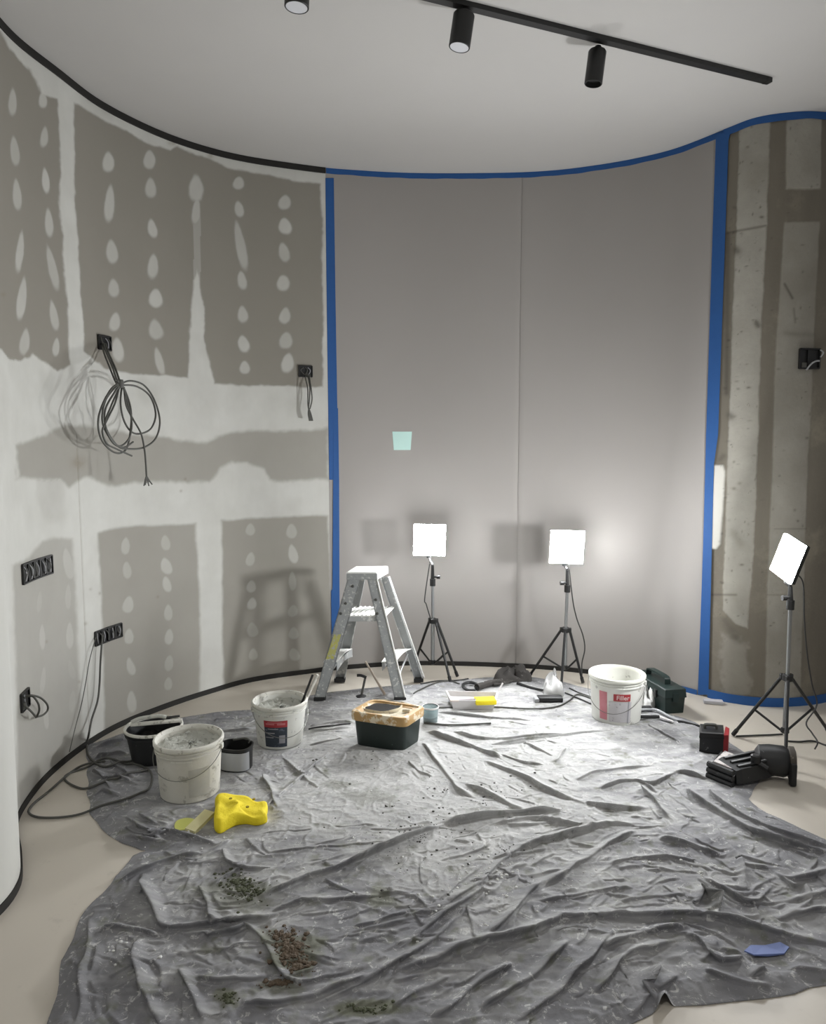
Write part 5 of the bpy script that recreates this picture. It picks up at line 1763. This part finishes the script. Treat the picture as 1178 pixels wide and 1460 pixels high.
# mint square on the back wall
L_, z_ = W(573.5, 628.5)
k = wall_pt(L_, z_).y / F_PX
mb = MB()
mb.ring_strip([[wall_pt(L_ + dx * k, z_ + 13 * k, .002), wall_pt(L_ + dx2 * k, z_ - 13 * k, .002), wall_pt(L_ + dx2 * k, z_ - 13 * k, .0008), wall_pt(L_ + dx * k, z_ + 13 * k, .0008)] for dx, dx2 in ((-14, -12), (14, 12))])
tag(mb.build('mint_square', M_['mint']), 'small mint green square on the grey wall', 'paper')

# blue scrap on the sheet
outl = [(1061, 1364), (1070, 1357), (1090, 1355), (1112, 1351), (1125, 1360), (1118, 1367), (1095, 1370), (1075, 1371)]
cs = [on_sheet(a, b2) for a, b2 in outl]
zmax = max(c.z for c in cs) + .004
mb = MB(); mb.ring_strip([[Vector((c.x, c.y, zmax + .003 * math.sin(i * 2))) for i, c in enumerate(cs)], [Vector((c.x, c.y, zmax + .004 + .003 * math.sin(i * 2))) for i, c in enumerate(cs)]])
tag(mb.build('tape_scrap', M_['blue_scrap']), 'pale blue scrap lying on the sheet near its front right hem', 'scrap')


# ---- crumbs of plaster and mud on the sheet: uncountable --------------------------
def crumbs(name, blobs, mat, label, cat, n, smin, smax, seed):
    rr = random.Random(seed)
    bm_ = bmesh.new()
    for _ in range(n):
        cx_, cy_, rx_, ry_ = rr.choices(blobs, weights=[b_[2] * b_[3] for b_ in blobs])[0]
        a, q_ = rr.random() * 6.283, abs(rr.gauss(0, .5))
        px_, py_ = cx_ + rx_ * q_ * math.cos(a), cy_ + ry_ * q_ * math.sin(a)
        g_ = G(px_, py_)
        z = cz(g_.x, g_.y)
        if z <= 0: continue
        s = smin + (smax - smin) * rr.random() ** 3
        t_ = bmesh.ops.create_icosphere(bm_, subdivisions=1, radius=s)
        for v in t_['verts']:
            v.co = Vector((v.co.x * rr.uniform(.7, 1.5), v.co.y * rr.uniform(.7, 1.4), v.co.z * .6)) + Vector((g_.x, g_.y, z + s * .3))
    me_ = bpy.data.meshes.new(name); bm_.to_mesh(me_); bm_.free()
    return tag(link(name, me_, mat), label, cat, kind='stuff')


crumbs('brown_debris', [(415, 1362, 30, 30), (425, 1385, 26, 14), (400, 1340, 18, 8), (395, 1410, 30, 8)], M_['debris_brown'], 'heap of brown crumbs on the sheet near the front left', 'debris', 900, .002, .009, 1)
crumbs('olive_debris', [(350, 1275, 34, 20), (338, 1262, 26, 14), (325, 1432, 16, 12), (520, 1446, 36, 8)], M_['debris_green'], 'olive crumbs scattered on the front left of the sheet', 'debris', 600, .002, .007, 2)
crumbs('dark_debris', [(545, 1282, 14, 12), (508, 1118, 22, 5), (478, 1171, 7, 6), (556, 1155, 20, 14), (540, 1090, 60, 22), (620, 1130, 60, 40), (700, 1140, 90, 40), (450, 1095, 40, 30), (600, 1200, 150, 60),
                       (720, 1220, 60, 30), (640, 1290, 40, 10)], M_['debris_dark'], 'small dark crumbs scattered across the middle of the sheet', 'debris', 230, .0018, .006, 3)
crumbs('white_debris', [(1060, 1155, 60, 25), (300, 1200, 90, 40), (700, 1250, 300, 120), (1000, 1250, 120, 80), (180, 1360, 60, 60), (220, 1185, 12, 10)], M_['white_rag'], 'white plaster flakes scattered over the sheet', 'debris', 500, .0015, .006, 4)

# ---- ceiling track and spots --------------------------------------------------------
def CE(px_, py_, z=H): return G(px_, py_, z)


TA, TBp = CE(560, -14, H - .02), CE(1091, 117, H - .02)
dirT = (TBp - TA).normalized()
sdT = Vector((-dirT.y, dirT.x, 0))
root = empty('track_rail', (TA + TBp) / 2, 'black ceiling track rail carrying two cylindrical spotlights', 'track rail')
T_ = Matrix.Translation(-root.location)
mb = MB(T_); mb.prism([TA - sdT * .018, TBp - sdT * .018, TBp + sdT * .018, TA + sdT * .018], (0, 0, .0195)); mb.build('rail', M_['black_clean'], root)
mb = MB(T_); mb.prism([TBp - sdT * .019 + up * -.001, TBp + dirT * .03 - sdT * .016 + up * -.001, TBp + dirT * .03 + sdT * .016 + up * -.001, TBp + sdT * .019 + up * -.001], (0, 0, .020)); mb.build('end_cap', M_['black_clean'], root)


def spot(top, bot, dia, label, zt=H - .02, lit=True):
    a = CE(top[0], top[1], zt)
    k_ = a.y / F_PX
    b2 = V(bot[0], bot[1], a.y - .0)
    root_ = empty('spotlight', a, label, 'spotlight', 'cylindrical ceiling spotlights')
    T = Matrix.Translation(-a)
    ax_ = (b2 - a).normalized()
    r_ = dia / 2 * k_
    L_ = (b2 - a).length
    m_ = MB(T); m_.tube([a, a + up * -.03], .014, 12); m_.build('adapter', M_['black_clean'], root_, smooth=True)
    m_ = MB(T); lathe_dir(m_, [(r_ * .9, .018), (r_, .024), (r_, L_ - .002), (r_ * .96, L_), (r_ * .88, L_), (r_ * .84, L_ - .02), (r_ * .8, L_ - .022)], a, ax_, 32); m_.build('body', M_['black_clean'], root_, smooth=True)
    if lit:
        m_ = MB(T); lathe_dir(m_, [(r_ * .87, L_ - .001), (r_ * .80, L_ - .012), (r_ * .6, L_ - .018)], a, ax_, 32); m_.build('reflector', M_['spot_ring'], root_, smooth=True)
        m_ = MB(T); lathe_dir(m_, [(r_ * .62, L_ - .021), (r_ * .62, L_ - .014)], a, ax_, 32); m_.build('lens', M_['spot_lens'], root_)
    return root_


spot((663, 13), (655, 68), 29, 'black cylindrical spotlight on the track, left of its neighbour, pale lens showing')
spot((853, 66), (846, 120), 24, 'black cylindrical spotlight on the track nearest its free end, lens hidden', lit=False)
spot((425, -42), (423, 11), 33, 'black cylindrical spotlight cut by the top of the frame, off the track', zt=H - .002)
